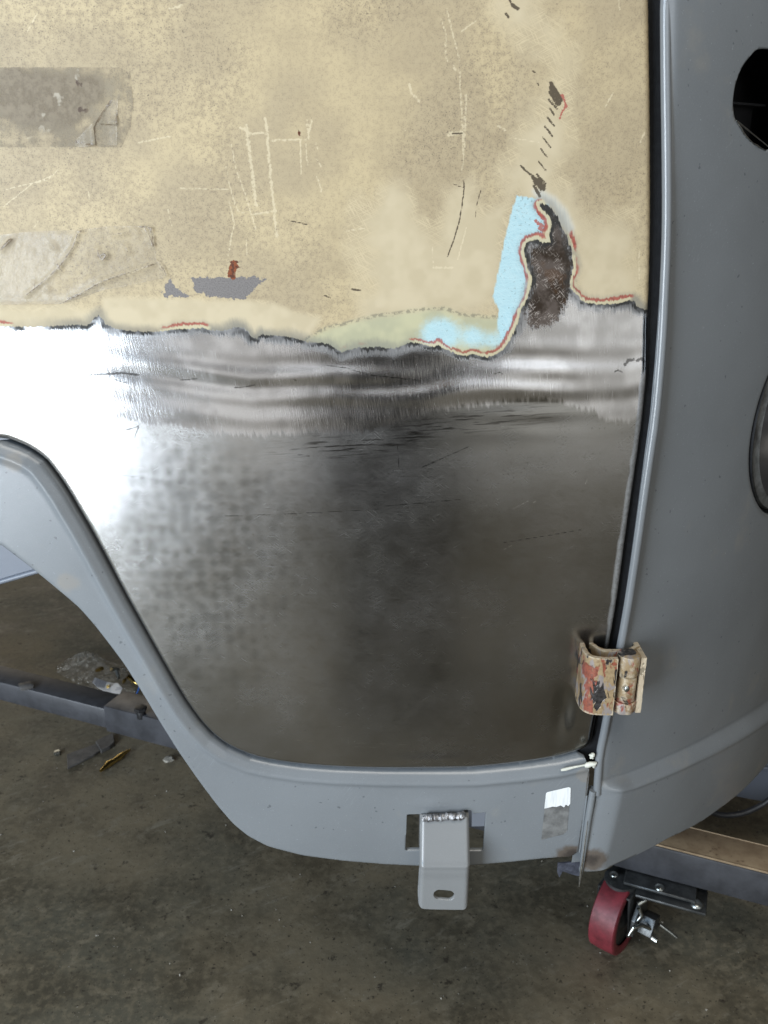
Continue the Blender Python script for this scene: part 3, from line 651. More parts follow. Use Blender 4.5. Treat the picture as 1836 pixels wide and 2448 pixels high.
MSC = [(1.04,[(-0.0555,1.1809),(-0.0355,1.1781),(-0.0153,1.1720),(0.0170,1.1679),(0.0352,1.1659)]),
 (0.88,[(0.0385,1.0783),(0.0593,1.0879),(0.0848,1.0996)]),
 (0.64,[(-0.1787,1.0252),(-0.0931,1.0288),(-0.0055,1.0338)]),
 (0.60,[(0.0133,1.1022),(0.0155,1.0726),(0.0160,1.0704)]),
 (1.20,[(-0.3395,1.1704),(-0.3264,1.1712),(-0.3143,1.1716),(-0.3011,1.1732)]),
 (2.40,[(-0.2861,1.1704),(-0.2698,1.1716),(-0.2535,1.1728),(-0.2376,1.1708)]),
 (1.20,[(-0.2631,1.1667),(-0.2504,1.1635)]),
 (1.20,[(-0.1976,1.1659),(-0.1813,1.1675)]),
 (0.88,[(0.1066,1.1720),(0.1118,1.1741),(0.1147,1.1724)]),
 (1.00,[(-0.0882,1.1675),(-0.0850,1.1663)]),
 (0.64,[(-0.2641,1.0691),(-0.1933,1.0594)]),
 (1.60,[(0.2240,1.1732),(0.2275,1.1749),(0.2317,1.1728)]),
 (3.60,[(0.2339,1.1797),(0.2372,1.1838),(0.2419,1.1846)]),
 (3.60,[(0.2460,1.1838),(0.2507,1.1854),(0.2530,1.1822)]),
 (1.20,[(-0.1454,1.1585),(-0.1331,1.1598),(-0.1249,1.1618)]),
 (0.80,[(-0.0908,1.0923),(-0.0742,1.0901)]),
 (0.80,[(-0.0009,1.0370),(0.0773,1.0437)]),
 (0.64,[(0.1219,0.9957),(0.2073,1.0096)]),
 (0.96,[(-0.2552,1.1159),(-0.2424,1.1201),(-0.2477,1.1082)])]
MBR = [(0.64,[(0.2036,1.0567),(0.2075,1.0665)]),
 (0.64,[(0.1313,1.0329),(0.1478,1.0419)]),
 (0.64,[(0.1236,0.9877),(0.1329,0.9929)]),
 (0.56,[(-0.0405,0.7582),(-0.0407,0.7449)]),
 (0.52,[(-0.0405,0.7532),(-0.0179,0.7521),(0.0340,0.7493)]),
 (0.48,[(-0.0406,0.7482),(-0.0085,0.7460)]),
 (0.64,[(0.0825,0.9100),(0.0946,0.9105)]),
 (0.60,[(0.1039,0.9006),(0.1090,0.9071)]),
 (0.56,[(0.0418,0.8569),(0.0783,0.8543)]),
 (0.56,[(-0.0745,0.7543),(-0.1073,0.7571)]),
 (0.80,[(0.1518,1.0392),(0.1547,1.0415)]),
 (0.48,[(0.0270,0.9792),(0.0486,0.9840)]),
 (0.52,[(0.0735,0.9458),(0.0361,0.9458)]),
 (0.48,[(-0.0263,0.8687),(0.0054,0.8657)])]
SPK = [(0.1499,1.2432),(0.1524,1.2022)]
def multi(X, Z, lst):
    d = np.full(X.shape, 9.0)
    for wd, p in lst: d = np.minimum(d, local(X, Z, p, 0.02, seg_dist, 9.0) * 1000 / (wd * 0.5 + 0.25))
    return d
def umulti(X, Z, polys, m=0.03): return np.max([local(X, Z, p, m, sdf, -m) for p in polys], axis=0) * 1000
def door_attrs(X, Z):
    A = {}
    A['bare'] = np.clip(local(X, Z, [(-0.9, 0.4), (0.9, 1.45)], 0.0, lambda x, z, _: sdf(x, z, BARE), -0.06), -.06, .06) * 1000
    A['redline'] = np.clip(1.2 - np.min([local(X, Z, p, 0.02, seg_dist, .02) for p in REDS], axis=0) * 1000 / 7.0, 0, 1)
    A['cyan'] = umulti(X, Z, [CYAN])
    cs = np.zeros(X.shape)
    for (px, pz), rx, rz, k in zip([(0.0533,1.2101),(0.0852,1.2077),(0.1045,1.2042),(0.1176,1.2219)], (.019, .011, .012, .008), (.016, .012, .010, .02), (1.3, .8, .7, .9)):
        cs += k * np.exp(-((X - px) / rx) ** 2 - ((Z - pz) / rz) ** 2)
    A['cyan_soft'] = cs.clip(0, 1.2)
    A['spike'] = umulti(X, Z, [SPIKE], .05) - 14 * sstep(SPK[0][1], SPK[1][1], Z)
    A['chip'] = umulti(X, Z, CHIPS); A['rust'] = umulti(X, Z, RUST)
    A['scratch'] = multi(X, Z, SCR); A['darkline'] = multi(X, Z, TICKS); A['redtick'] = multi(X, Z, REDT)
    A['metal_scratch'] = multi(X, Z, MSC); A['metal_bright'] = multi(X, Z, MBR)
    wob = 0.012 * vnoise(X, Z, 40, 31) + 0.006 * vnoise(X, Z, 110, 32)
    cl = np.zeros(X.shape)
    for p, soft in zip(CLEANP, (.004, .006, .022)): cl = np.maximum(cl, sstep(-soft, soft, local(X, Z, p, .06, sdf, -.06) + wob * soft * 40))
    A['clean'] = cl
    A['pale'] = sstep(-.006, .004, local(X, Z, PALE, .03, sdf, -.03) + wob * .12)
    A['smear'] = sstep(-.003, .004, local(X, Z, SMEAR, .03, sdf, -.03) + wob * .2)
    bz = np.interp(X, [q[0] for q in BELT], [q[1] for q in BELT])
    low = np.interp(X, [q[0] for q in LOW], [q[1] for q in LOW])
    A['ground'] = np.clip(.5 + (Z - low) / .016, 0, 1)
    ed = np.interp(Z, [q[1] for q in EDGE], [q[0] for q in EDGE])
    lz = sstep(1.175, 1.165, Z) * sstep(.86, .90, Z)
    wd = .0075 + .0022 * vnoise(Z, Z * 0 + .5, 9, 61) + .0008 * vnoise(X, Z, 90, 62)
    A['lip'] = lz * sstep(.0025, -.0012, (ed - X) - wd)
    A['grey_edge'] = np.interp(X, [-.42, -.33, -.30, -.18, -.16, -.12, -.10, .02, .04, .11, .13, .24], [.2, .3, .75, .5, .9, .9, .75, .65, .1, .1, .55, .8])
    A['metal_dark'] = np.exp(-((Z - low + .016) / .011) ** 2) * sstep(-.14, -.05, X) * sstep(.21, .10, X)
    hz_ = (np.exp(-((X - DMP[0][0]) / .095) ** 2 - ((Z - DMP[0][1]) / .17) ** 2) * sstep(0, .015, low - Z)).clip(0, 1) * (.85 + .15 * vnoise(X, Z, 25, 44))
    A['hammer'] = (hammer(X, Z) / .000115) * hz_; A['hamzone'] = hz_
    for k, s_ in (('n7', 7), ('n14', 14), ('n30', 30), ('n55', 55), ('n90', 90)): A[k] = fbm(X, Z, s_, int(s_), 3)
    A['dirt'] = ((.40 + .60 * sstep(.28, .62, fbm(X, Z, 8, 5, 4))) * (1 - .93 * cl)).clip(0, 1)
    return A
LOW = [(-0.4025,1.1244),(-0.3158,1.1265),(-0.2543,1.1244),(-0.2053,1.1201),(-0.1645,1.1137),(-0.1150,1.1116),(-0.0652,1.1159),(-0.0240,1.1137),(0.0173,1.1244),(0.0418,1.1328),(0.0745,1.1391),(0.1151,1.1445),(0.1517,1.1474),(0.1806,1.1432),(0.2057,1.1349),(0.2189,1.1244),(0.2642,1.1244)]
DS = lambda X, Z: sdf(X, Z, DOOR) - 0.0012
door = sheet('door', xs, zs, DS, door_pos, M['door'], van, door_attrs, 0.014)

# --- near-black backing strips, coloured to keep the shut lines dark
bm = bmesh.new()
J = [(0.2280,0.7122),(0.2198,0.8481),(0.2257,0.9957),(0.2309,1.1286),(0.2278,1.2489),(0.2162,1.3927),(0.2023,1.5205)]
a = [bm.verts.new((x - .03, 0.020, z)) for x, z in J]; b = [bm.verts.new((x + .041, 0.023, z)) for x, z in J]
for i in range(len(J) - 1): bm.faces.new((a[i], a[i + 1], b[i + 1], b[i]))
bm_obj('door_jamb', bm, M['gap_black'], van)
bm = bmesh.new()
a = []; b = []
for i, (x, z) in enumerate(GAP):
    p = Vector(GAP[max(i - 1, 0)]); q = Vector(GAP[min(i + 1, len(GAP) - 1)]); t_ = (q - p).normalized(); n_ = Vector((-t_.y, t_.x))
    a.append(bm.verts.new((x - n_.x * .03, 0.030, z - n_.y * .03))); b.append(bm.verts.new((x + n_.x * .03, 0.030, z + n_.y * .03)))
for i in range(len(GAP) - 1): bm.faces.new((a[i], a[i + 1], b[i + 1], b[i]))
bm_obj('arch_jamb', bm, M['gap_black'], van)
# rubber strips above keep the shut line dark; front bead follows
BEAD = [(0.2462,0.6834),(0.2452,0.7122),(0.2446,0.7376),(0.2483,0.7774),(0.2532,0.8429),(0.2587,0.9110),(0.2613,0.9674),(0.2630,1.0165),(0.2653,1.0858),(0.2671,1.1286),(0.2663,1.1781),(0.2648,1.2179),(0.2626,1.2527),(0.2605,1.2865),(0.2573,1.3230),(0.2512,1.3757),(0.2449,1.4261),(0.2411,1.4584),(0.2376,1.4899)]
BEADX = BEAD + [(BEAD[-1][0] - .006, 1.60), (BEAD[-1][0] - .014, top_z)]
tube('front_pillar_bead', [(x, 0.0015, z) for x, z in smooth_poly(BEADX, 1)], 0.0046, M['primer_gloss'], van, 16)

# ================================================================== rocker / wheel-arch panel
OUT = [(-0.3975,0.9915),(-0.3702,0.9660),(-0.3493,0.9448),(-0.3266,0.9209),(-0.3117,0.8991),(-0.2969,0.8738),(-0.2843,0.8512),(-0.2696,0.8193),(-0.2504,0.7747),(-0.2353,0.7409),(-0.2146,0.7001),(-0.1953,0.6647),(-0.1779,0.6368),(-0.1617,0.6187),(-0.1388,0.6022),(-0.0981,0.5880),(-0.0489,0.5794),(0.0010,0.5737),(0.0436,0.5712),(0.1046,0.5719),(0.1544,0.5781),(0.1925,0.5837),(0.2341,0.5874)]
SEAM = [(0.2341,0.5874),(0.2348,0.6302),(0.2365,0.6834),(0.2367,0.7178)]
ROCK = smooth_poly([(-0.72, GAP[0][1] - .005), (-0.48, GAP[0][1] + 0.004)] + GAP + [SEAM[3], SEAM[2], SEAM[1], SEAM[0]] + OUT[::-1][1:] + [(-0.43, OUT[0][1] + .022), (-0.56, OUT[0][1] + .06), (-0.72, OUT[0][1] + .07)], 1)
HOLE = round_poly([(0.0268,0.6534),(0.0911,0.6558),(0.0919,0.6600),(0.1017,0.6594),(0.1033,0.6546),(0.1193,0.6564),(0.1182,0.5973),(0.0253,0.5979)], .0018)
rxs = fine_axis(-0.72, 0.252, -0.44, 0.252, 0.0020, 0.012); rzs = steps(0.56, 1.13, 0.0020)
def rock_pos(X, Z, Dd):
    g = local(X, Z, GAP, .04, seg_dist, .04)
    y = 0.0025 + rolled(0.0145, np.maximum(g - 0.0012, 0), 1.0)
    y = y - 0.0025 * np.exp(-((g - .016) / .004) ** 2)
    y = y + 0.4 * np.maximum(0, 0.70 - Z) ** 2 + 0.0006 * vnoise(X, Z, 8, 91)
    o = local(X, Z, OUT, .03, seg_dist, .03)
    y = y + rolled(0.004, o, .9)
    q = [(0.0592,0.6688)][0]
    y = y - 0.0022 * np.exp(-(((X - q[0]) / .022) ** 2 + ((Z - q[1]) / .008) ** 2))
    return np.stack([X, y, Z], -1)
def rock_attrs(X, Z):
    A = {}
    q = [(0.2258,0.5924)][0]
    A['burn'] = np.exp(-(((X - q[0]) / .020) ** 2 + ((Z - q[1]) / .013) ** 2)).clip(0, 1)
    g = local(X, Z, [(0.2331,0.5874),(0.2354,0.6481),(0.2362,0.7122)], .02, seg_dist, .02)
    A['bared'] = .65 * np.exp(-((g - .002) / .0025) ** 2)
    s = np.zeros(X.shape)
    for (px, pz), r in zip([(-0.3332,0.9506),(-0.3716,1.0814),(0.2333,0.7064),(0.2280,0.7122)], (.013, .012, .008, .01)): s += np.exp(-(((X - px) / r) ** 2 + ((Z - pz) / r) ** 2))
    A['smudge'] = s.clip(0, 1)
    return A
RS = lambda X, Z: np.minimum(sdf(X, Z, ROCK) - 0.0012, -local(X, Z, HOLE, .03, sdf, -.03))
rocker = sheet('sill_panel', rxs, rzs, RS, rock_pos, M['primer'], van, rock_attrs, 0.006)

# ================================================================== nose panel (vertical cylinder unrolled to arc length s)
XS, A0, RN = 0.250, R_(27), 1.0
def nose_xyz(S, Z, dn=0.0):
    th = A0 + S / RN
    return np.stack([XS + RN * (np.sin(th) - math.sin(A0)) - dn * np.sin(th), RN * (math.cos(A0) - np.cos(th)) + dn * np.cos(th), Z], -1)
LEFT = [((x - XS) / math.cos(A0), z) for x, z in BEADX]
NLOW = [(-0.0160,0.5740),(0.0144,0.5728),(0.0312,0.5701),(0.0694,0.5685),(0.1192,0.5682),(0.1744,0.5611),(0.2227,0.5588),(0.2912,0.5537),(0.3459,0.5524),(0.4075,0.5489)]
SIG = smooth_poly([(0.1405,1.3739),(0.1232,1.3783),(0.1113,1.3824),(0.1007,1.3879),(0.0917,1.3955),(0.0841,1.4006),(0.0801,1.4085),(0.0780,1.4161),(0.0782,1.4265),(0.0808,1.4362),(0.0854,1.4447),(0.0937,1.4527),(0.1008,1.4586),(0.1076,1.4608)] + [(.128, 1.462), (.150, 1.452), (.163, 1.435), (.167, 1.41), (.158, 1.385)], 1, True)
HLC = (.312, 1.086)
HL = [(HLC[0] + .124 * math.cos(a), HLC[1] + .124 * math.sin(a)) for a in [2 * math.pi * i / 72 for i in range(72)]]
SW_U = [(-0.0058,0.7038),(0.0387,0.6993),(0.0983,0.6988),(0.1484,0.6965),(0.2111,0.6939),(0.2759,0.6880),(0.3535,0.6773)]
SW_L = [(-0.0058,0.6923),(0.0405,0.6852),(0.1009,0.6823),(0.1516,0.6793),(0.2160,0.6730),(0.2825,0.6657),(0.3629,0.6534)]
NLOW = [(s_, z_ + .008 * min(1, max(0, s_ / .03))) for s_, z_ in NLOW]
NOSE = LEFT + [(.66, top_z), (.66, NLOW[-1][1])] + NLOW[::-1] + [(-.014, .583)]
nxs = steps(-.05, .66, .0025); nzs = fine_axis(.535, top_z, .655, .735, .0011, .0028)
def nose_pos(S, Z, Dd):
    zu = np.interp(S, [q[0] for q in SW_U], [q[1] for q in SW_U]); zl = np.interp(S, [q[0] for q in SW_L], [q[1] for q in SW_L])
    f = (zu - Z) / (zu - zl)
    dn = -0.0115 * sstep(0.10, 0.90, f)                                 # pressed swage: the lower valance stands proud
    dn = dn - .0010 * np.exp(-((f - 1.0) / .16) ** 2) + .0006 * np.exp(-((f - .05) / .15) ** 2)
    l = local(S, Z, LEFT, .08, seg_dist, .08)
    l = np.minimum(l, local(S, Z, [LEFT[0], (-.016, .574)], .08, seg_dist, .08))
    dn = dn * (.15 + .85 * sstep(.0, .028, l))
    dn = dn + 0.0030 * np.exp(-(l / .006) ** 2)
    hd = np.hypot(S - HLC[0], Z - HLC[1]) - .124
    dn = dn + rolled(.008, np.maximum(hd, 0), .9)
    dn = dn + .0007 * vnoise(S, Z, 8, 77) + .00018 * vnoise(S, Z, 24, 78)
    dn = dn + .3 * np.maximum(0, .70 - Z) ** 2
    return nose_xyz(S, Z, dn)
def nose_attrs(S, Z):
    q = (-.005, .592)
    return {'burn': .9 * np.exp(-(((S - q[0]) / .018) ** 2 + ((Z - q[1]) / .016) ** 2)), 'bared': .0 * S, 'smudge': .0 * S}
NS = lambda S, Z: np.minimum(np.minimum(sdf(S, Z, NOSE), -local(S, Z, SIG, .03, sdf, -.03)), -sdf(S, Z, HL))
nosep = sheet('nose_panel', nxs, nzs, NS, nose_pos, M['primer'], van, nose_attrs, 0.004)

# ================================================================== near-black blocks added so the openings stay dark, light cap, wheel tub
def plan_prism(name, poly, z0, z1, mat):
    bm = bmesh.new(); prism(bm, poly, lambda u, v, h: (u, v, h), z0, z1); return bm_obj(name, bm, mat, van, False)
def nose_in(s, off):
    th = A0 + s / RN; return (XS + RN * (math.sin(th) - math.sin(A0)) - off * math.sin(th), RN * (math.cos(A0) - math.cos(th)) + off * math.cos(th))
fr = [nose_in(s, .075) for s in (0.0, .1, .2, .3)] + [nose_in(s, .17) for s in (.32, .45, .62)]
plan_prism('upper_dark_block', [(-0.74, .05), (0.16, .05), (.2, .09)] + fr + [(.95, 1.5), (-0.74, 1.5)], 1.128, top_z + .01, M['dark'])
plan_prism('lower_dark_block', [(-0.10, .045), (0.16, .045), (.2, .09)] + fr + [(.95, 1.5), (-0.10, 1.5)], .74, 1.127, M['dark'])
# unseen cap added to keep light out of the gap between skins
bm = bmesh.new(); o_ = [nose_in(s, -.004) for s in (0, .15, .3, .45, .64)]
bm.faces.new([bm.verts.new((x, y, top_z + .004)) for x, y in [(-0.72, -.004), (.20, -.004)] + o_ + [(.95, 1.4), (-0.72, 1.4)]])
bm_obj('light_cap', bm, M['primer_in'], van, False)
def flat(name, pts, Y, mat, parent, th=.003, lip=None):
    bm = bmesh.new(); prism(bm, pts, lambda u, v, h: (u, h, v), Y, Y + th); o = bm_obj(name, bm, mat, parent, False)
    if lip: tube('folded_lip', [(x, Y - .002, z) for x, z in lip], .004, mat, o, 8)
    return o
flat('wheel_tub', [(-0.7594,1.0381),(-0.3561,1.0381),(-0.4118,0.8448),(-0.4624,0.8283),(-0.5182,0.8130),(-0.5643,0.7989),(-0.6611,0.7725),(-0.8235,0.7367)], .34, M['primer_in'], van, .003, [(-0.4371,0.8356),(-0.5183,0.8123),(-0.5644,0.7983),(-0.6612,0.7718),(-0.8236,0.7360)])
flat('lower_crossmember', [(0.5654,0.5250),(0.8473,0.5250),(0.9121,0.1537),(0.7690,0.1863),(0.6948,0.2024),(0.6008,0.2205)], .62, M['primer_shaded'], van, .004, [(0.7275,0.2660),(0.7451,0.2699),(0.7685,0.2680),(0.8112,0.2581)])
flat('sill_inner', [(0.1345,0.5288),(0.2191,0.5288),(0.2264,0.3958),(0.1736,0.3926),(0.1392,0.3910)], .30, M['primer_in'], van, .003)
# flange seen inside the indicator opening
th = A0 + .12 / RN
bm = bmesh.new(); c0 = Vector((*nose_in(.12, .045), 1.392)); box(bm, c0, (.10, .002, .05), Matrix.Rotation(th, 3, 'Z')); box(bm, c0 + Vector((0, 0, .026)), (.10, .03, .002), Matrix.Rotation(th, 3, 'Z'))
bm_obj('inner_flange', bm, M['black'], nosep, False)
# ragged cut burr round the indicator opening
bp = [q for q in SIG if q[1] < 1.40 and q[0] < .145]
tube('cut_burr', [tuple(nose_xyz(np.array(s), np.array(z), -.0008 * random.random())) for s, z in bp], [.0003 + .0006 * random.random() for _ in bp], M['blade'], nosep, 6)

# ================================================================== headlamp opening
th = A0 + HLC[0] / RN; c0 = Vector(nose_xyz(np.array(HLC[0]), np.array(HLC[1]), 0.0)); n_out = Vector((math.sin(th), -math.cos(th), 0)); tx = Vector((math.cos(th), math.sin(th), 0)); tz = Vector((0, 0, 1))
def lathe(name, prof, mat, parent, n=96):
    bm = bmesh.new(); rings = []
    for r, d in prof: rings.append([bm.verts.new(c0 + (tx * math.cos(2 * math.pi * k / n) + tz * math.sin(2 * math.pi * k / n)) * r - n_out * d) for k in range(n)])
    for a, b in zip(rings, rings[1:]):
        for k in range(n): bm.faces.new((a[k], a[(k + 1) % n], b[(k + 1) % n], b[k]))
    return bm_obj(name, bm, mat, parent, True, 40)
lathe('headlamp_gutter', [(.1255, .006), (.1235, .016), (.1195, .018), (.1175, .014)], M['gap_black'], nosep)
ring = lathe('headlamp_ring', [(.1180, .016), (.1172, .0085), (.1085, .0070), (.1070, .0060), (.1055, .0065), (.1050, .012)], M['lampring'], nosep)
lathe('headlamp_bucket', [(.1056, .010), (.1035, .05), (.085, .085), (.05, .105), (.004, .11)], M['frame'], nosep)

# ================================================================== seam between sill and nose, flange tip, sealer, burnt scrap
SE = [(0.2406,0.6897),(0.2393,0.6712),(0.2377,0.6476),(0.2367,0.6236),(0.2356,0.5993),(0.2348,0.5777),(0.2340,0.5545)]
tube('seam_flange', [(x, -.0005 - .004 * i / 6, z) for i, (x, z) in enumerate(SE)], [.0040, .0042, .0040, .0036, .0030, .0020, .0007], M['primer'], van, 10)
SE2 = [(0.2367,0.6514),(0.2359,0.6245),(0.2351,0.5959),(0.2342,0.5755),(0.2338,0.5548)]
tube('bright_flange_edge', [(x, -.0052, z) for x, z in SE2], [.0005, .0010, .0013, .0014, .0006], M['blade'], van, 8)
bm = bmesh.new(); SB = [(0.2462,0.6874),(0.2417,0.6579),(0.2401,0.6157),(0.2380,0.5773)]
a = [bm.verts.new((x - .012, .010, z)) for x, z in SB]; b = [bm.verts.new((x + .016, .014, z)) for x, z in SB]
for i in range(3): bm.faces.new((a[i], a[i + 1], b[i + 1], b[i]))
bm_obj('seam_backing', bm, M['primer'], van)
SE3 = [(0.2348,0.6805),(0.2340,0.6540),(0.2333,0.6241),(0.2327,0.5998)]
tube('inner_seam_line', [(x, .0022, z) for x, z in SE3], .0013, M['primer'], van, 8)
flat('burnt_tab', [(0.2103,0.5743),(0.2410,0.5768),(0.2407,0.5540),(0.2308,0.5566),(0.2167,0.5623),(0.2133,0.5528),(0.2102,0.5610)], .012, M['burnt'], van, .002)
tube('seam_sealer', [(x, -.0020, z) for x, z in [(0.2014,0.7187),(0.2065,0.7199),(0.2159,0.7227),(0.2280,0.7255)]], [.0014, .0020, .0014, .0011], M['sealer'], van, 8)
tube('seam_sealer', [(x, -.0030, z) for x, z in [(0.2276,0.7250),(0.2308,0.7261),(0.2349,0.7278),(0.2382,0.7283),(0.2382,0.7227)]], [.0020, .0034, .0030, .0036, .0012], M['sealer'], van, 8)
tube('seam_sealer', [(x, -.0030, z) for x, z in [(0.2321,0.7401),(0.2341,0.7384),(0.2359,0.7401),(0.2371,0.7418)]], [.0012, .0026, .0030, .0014], M['sealer'], van, 8)
tube('seam_sealer', [(x, -.0030, z) for x, z in [(0.2329,0.7356),(0.2347,0.7373),(0.2367,0.7351)]], [.0009, .0022, .0010], M['sealer'], van, 8)

# ================================================================== labels left on the sill
def decal(name, poly, base_pos, off, mat, parent, h=.001, attrs=None, bend=None):
    px = [q[0] for q in poly]; pz = [q[1] for q in poly]
    def pos(X, Z, Dd):
        co = base_pos(X, Z, np.full(X.shape, 1.0)); co[:, 1] -= off
        if bend is not None: co[:, 1] -= bend(X, Z, Dd)
        return co
    return sheet(name, steps(min(px) - .003, max(px) + .003, h), steps(min(pz) - .003, max(pz) + .003, h), lambda X, Z: sdf(X, Z, poly), pos, mat, parent, attrs, 0)
stk = decal('paper_label', [(0.1872,0.6840),(0.1886,0.6857),(0.2127,0.6927),(0.2152,0.6915),(0.2163,0.6694),(0.2141,0.6658),(0.2115,0.6682),(0.2094,0.6641),(0.2053,0.6670),(0.2006,0.6647),(0.1962,0.6653),(0.1910,0.6635),(0.1867,0.6623)], rock_pos, .0007, M['sticker'], rocker)
stk['label'] = 'torn white half of a paper label'
glu = decal('glue_patch', [(0.1871,0.6635),(0.1933,0.6653),(0.2001,0.6647),(0.2073,0.6658),(0.2155,0.6670),(0.2156,0.6451),(0.2158,0.6289),(0.2117,0.6235),(0.2030,0.6211),(0.1866,0.6150),(0.1865,0.6332)], rock_pos, .0004, M['glue'], rocker)
glu['label'] = 'dark grey glue patch where the label tore off'

# ================================================================== tape on the door
def edge_attr(poly): return lambda X, Z: local(X, Z, poly, .02, sdf, -.02) * 1000
TP1 = [(-0.3456,1.4394),(-0.2879,1.4394),(-0.2284,1.4391),(-0.2198,1.4342),(-0.2190,1.4128),(-0.2232,1.3927),(-0.2331,1.3750),(-0.2738,1.3754),(-0.3555,1.3750)]
TPH = [(-0.3456,1.4391),(-0.2476,1.4385),(-0.2377,1.4293),(-0.2418,1.4145),(-0.2538,1.4055),(-0.2746,1.3934),(-0.3047,1.3941),(-0.3521,1.3971)]
decal('tape_residue', TP1, door_pos, .0005, M['residue'], door, .0016, lambda X, Z: dict(edge=edge_attr(TP1)(X, Z), lift=0 * X, heavy=sstep(-.004, .008, local(X, Z, TPH, .03, sdf, -.03) + .006 * vnoise(X, Z, 60, 3)), fold_and_shade=9 + 0 * X))
TP2 = [(-0.3673,1.2991),(-0.3284,1.3031),(-0.2784,1.3049),(-0.2494,1.3082),(-0.2169,1.3086),(-0.2109,1.3071),(-0.2109,1.2939),(-0.2108,1.2784),(-0.2044,1.2754),(-0.2017,1.2660),(-0.2032,1.2626),(-0.2127,1.2611),(-0.2413,1.2550),(-0.2636,1.2512),(-0.2881,1.2428),(-0.3019,1.2386),(-0.3769,1.2370)]
LIFT = [(-0.3673,1.2991),(-0.3284,1.3031),(-0.2792,1.3046),(-0.2871,1.2895),(-0.3009,1.2716),(-0.3127,1.2527),(-0.3006,1.2489),(-0.2641,1.2611),(-0.2611,1.2527),(-0.3020,1.2382),(-0.3769,1.2370)]
FOLDS = [(3.20,[(-0.3536,1.2880),(-0.3473,1.2939),(-0.3439,1.2961)]),
 (2.80,[(-0.2808,1.3038),(-0.2778,1.3038)]),
 (1.60,[(-0.2226,1.3082),(-0.2170,1.3075),(-0.2117,1.3064)]),
 (2.40,[(-0.2186,1.3064),(-0.2146,1.2998),(-0.2120,1.2910)]),
 (1.20,[(-0.2133,1.3056),(-0.2115,1.2958)]),
 (2.80,[(-0.2633,1.2821),(-0.2599,1.2784)]),
 (2.00,[(-0.2599,1.2784),(-0.2563,1.2828)]),
 (0.80,[(-0.2633,1.2821),(-0.2577,1.2843),(-0.2548,1.2821)]),
 (1.20,[(-0.2642,1.2884),(-0.2633,1.2821)]),
 (0.80,[(-0.2482,1.3013),(-0.2366,1.3027)]),
 (0.80,[(-0.2285,1.3067),(-0.2250,1.3031)]),
 (1.20,[(-0.2806,1.3027),(-0.2871,1.2895),(-0.3007,1.2731),(-0.3172,1.2596),(-0.3362,1.2466)]),
 (1.20,[(-0.3611,1.2370),(-0.3296,1.2374),(-0.3059,1.2382),(-0.2868,1.2466),(-0.2623,1.2596),(-0.2402,1.2664),(-0.2114,1.2754)]),
 (2.00,[(-0.2974,1.2432),(-0.2872,1.2466)]),
 (2.40,[(-0.3033,1.2746),(-0.3012,1.2698)]),
 (1.20,[(-0.2082,1.2761),(-0.2041,1.2698),(-0.2019,1.2641)]),
 (1.60,[(-0.3068,1.2921),(-0.3041,1.2895)]),
 (1.60,[(-0.3277,1.2573),(-0.3273,1.2546)]),
 (1.20,[(-0.3166,1.2527),(-0.3152,1.2516)]),
 (1.20,[(-0.2378,1.2902),(-0.2359,1.2858)]),
 (3.60,[(-0.2075,1.2489),(-0.2056,1.2527)])]
def tape_bend(X, Z, Dd):
    d = np.full(X.shape, .05)
    for wd, p in FOLDS: d = np.minimum(d, local(X, Z, p, .02, seg_dist, .05))
    return .0022 * np.exp(-(d / .0028) ** 2) + .0007 * (1 + vnoise(X, Z, 60, 71)) * sstep(0, .01, Dd) + .0003 * vnoise(X, Z, 200, 72)
decal('tape_strip', TP2, door_pos, .0006, M['tape'], door, .0012, lambda X, Z: dict(edge=edge_attr(TP2)(X, Z), lift=sstep(-.004, .004, local(X, Z, LIFT, .03, sdf, -.03) + .004 * vnoise(X, Z, 70, 9)), heavy=0 * X, fold_and_shade=multi(X, Z, FOLDS)), tape_bend)
FL1 = [(-0.2547,1.3907),(-0.2486,1.4022),(-0.2394,1.4132),(-0.2324,1.4135),(-0.2336,1.4055),(-0.2353,1.3927),(-0.2369,1.3771),(-0.2545,1.3757)]
fl = decal('tape_flap', FL1, door_pos, .0009, M['tape'], door, .0012, lambda X, Z: dict(edge=edge_attr(FL1)(X, Z), lift=.25 + 0 * X, heavy=0 * X, fold_and_shade=multi(X, Z, [(3.60,[(-0.2551,1.3774),(-0.2543,1.3907),(-0.2470,1.4035),(-0.2395,1.4122)]),  # widest dark stroke paints the shadow along the flap's lifted edge
 (1.60,[(-0.2495,1.3941),(-0.2364,1.3927)]),
 (1.60,[(-0.2346,1.4028),(-0.2357,1.3927)])])),
           lambda X, Z, Dd: .006 * np.clip(1 - (X - [(-0.2547,1.3907)][0][0]) / .012, 0, 1) ** 2 + .0015 * np.exp(-((Z - [(-0.2420,1.3961)][0][1]) / .003) ** 2))
FL2 = [(-0.2748,1.3798),(-0.2666,1.3866),(-0.2562,1.3941),(-0.2556,1.3859),(-0.2562,1.3771),(-0.2646,1.3754),(-0.2738,1.3757)]
decal('tape_flap', FL2, door_pos, .0009, M['tape'], door, .0012, lambda X, Z: dict(edge=edge_attr(FL2)(X, Z), lift=.15 + 0 * X, heavy=0 * X, fold_and_shade=multi(X, Z, [(2.00,[(-0.2741,1.3798),(-0.2662,1.3774),(-0.2573,1.3771)]),
 (1.20,[(-0.2745,1.3822),(-0.2675,1.3791)])])),
      lambda X, Z, Dd: .004 * np.exp(-((X - [(-0.2575,1.3825)][0][0]) / .006) ** 2))

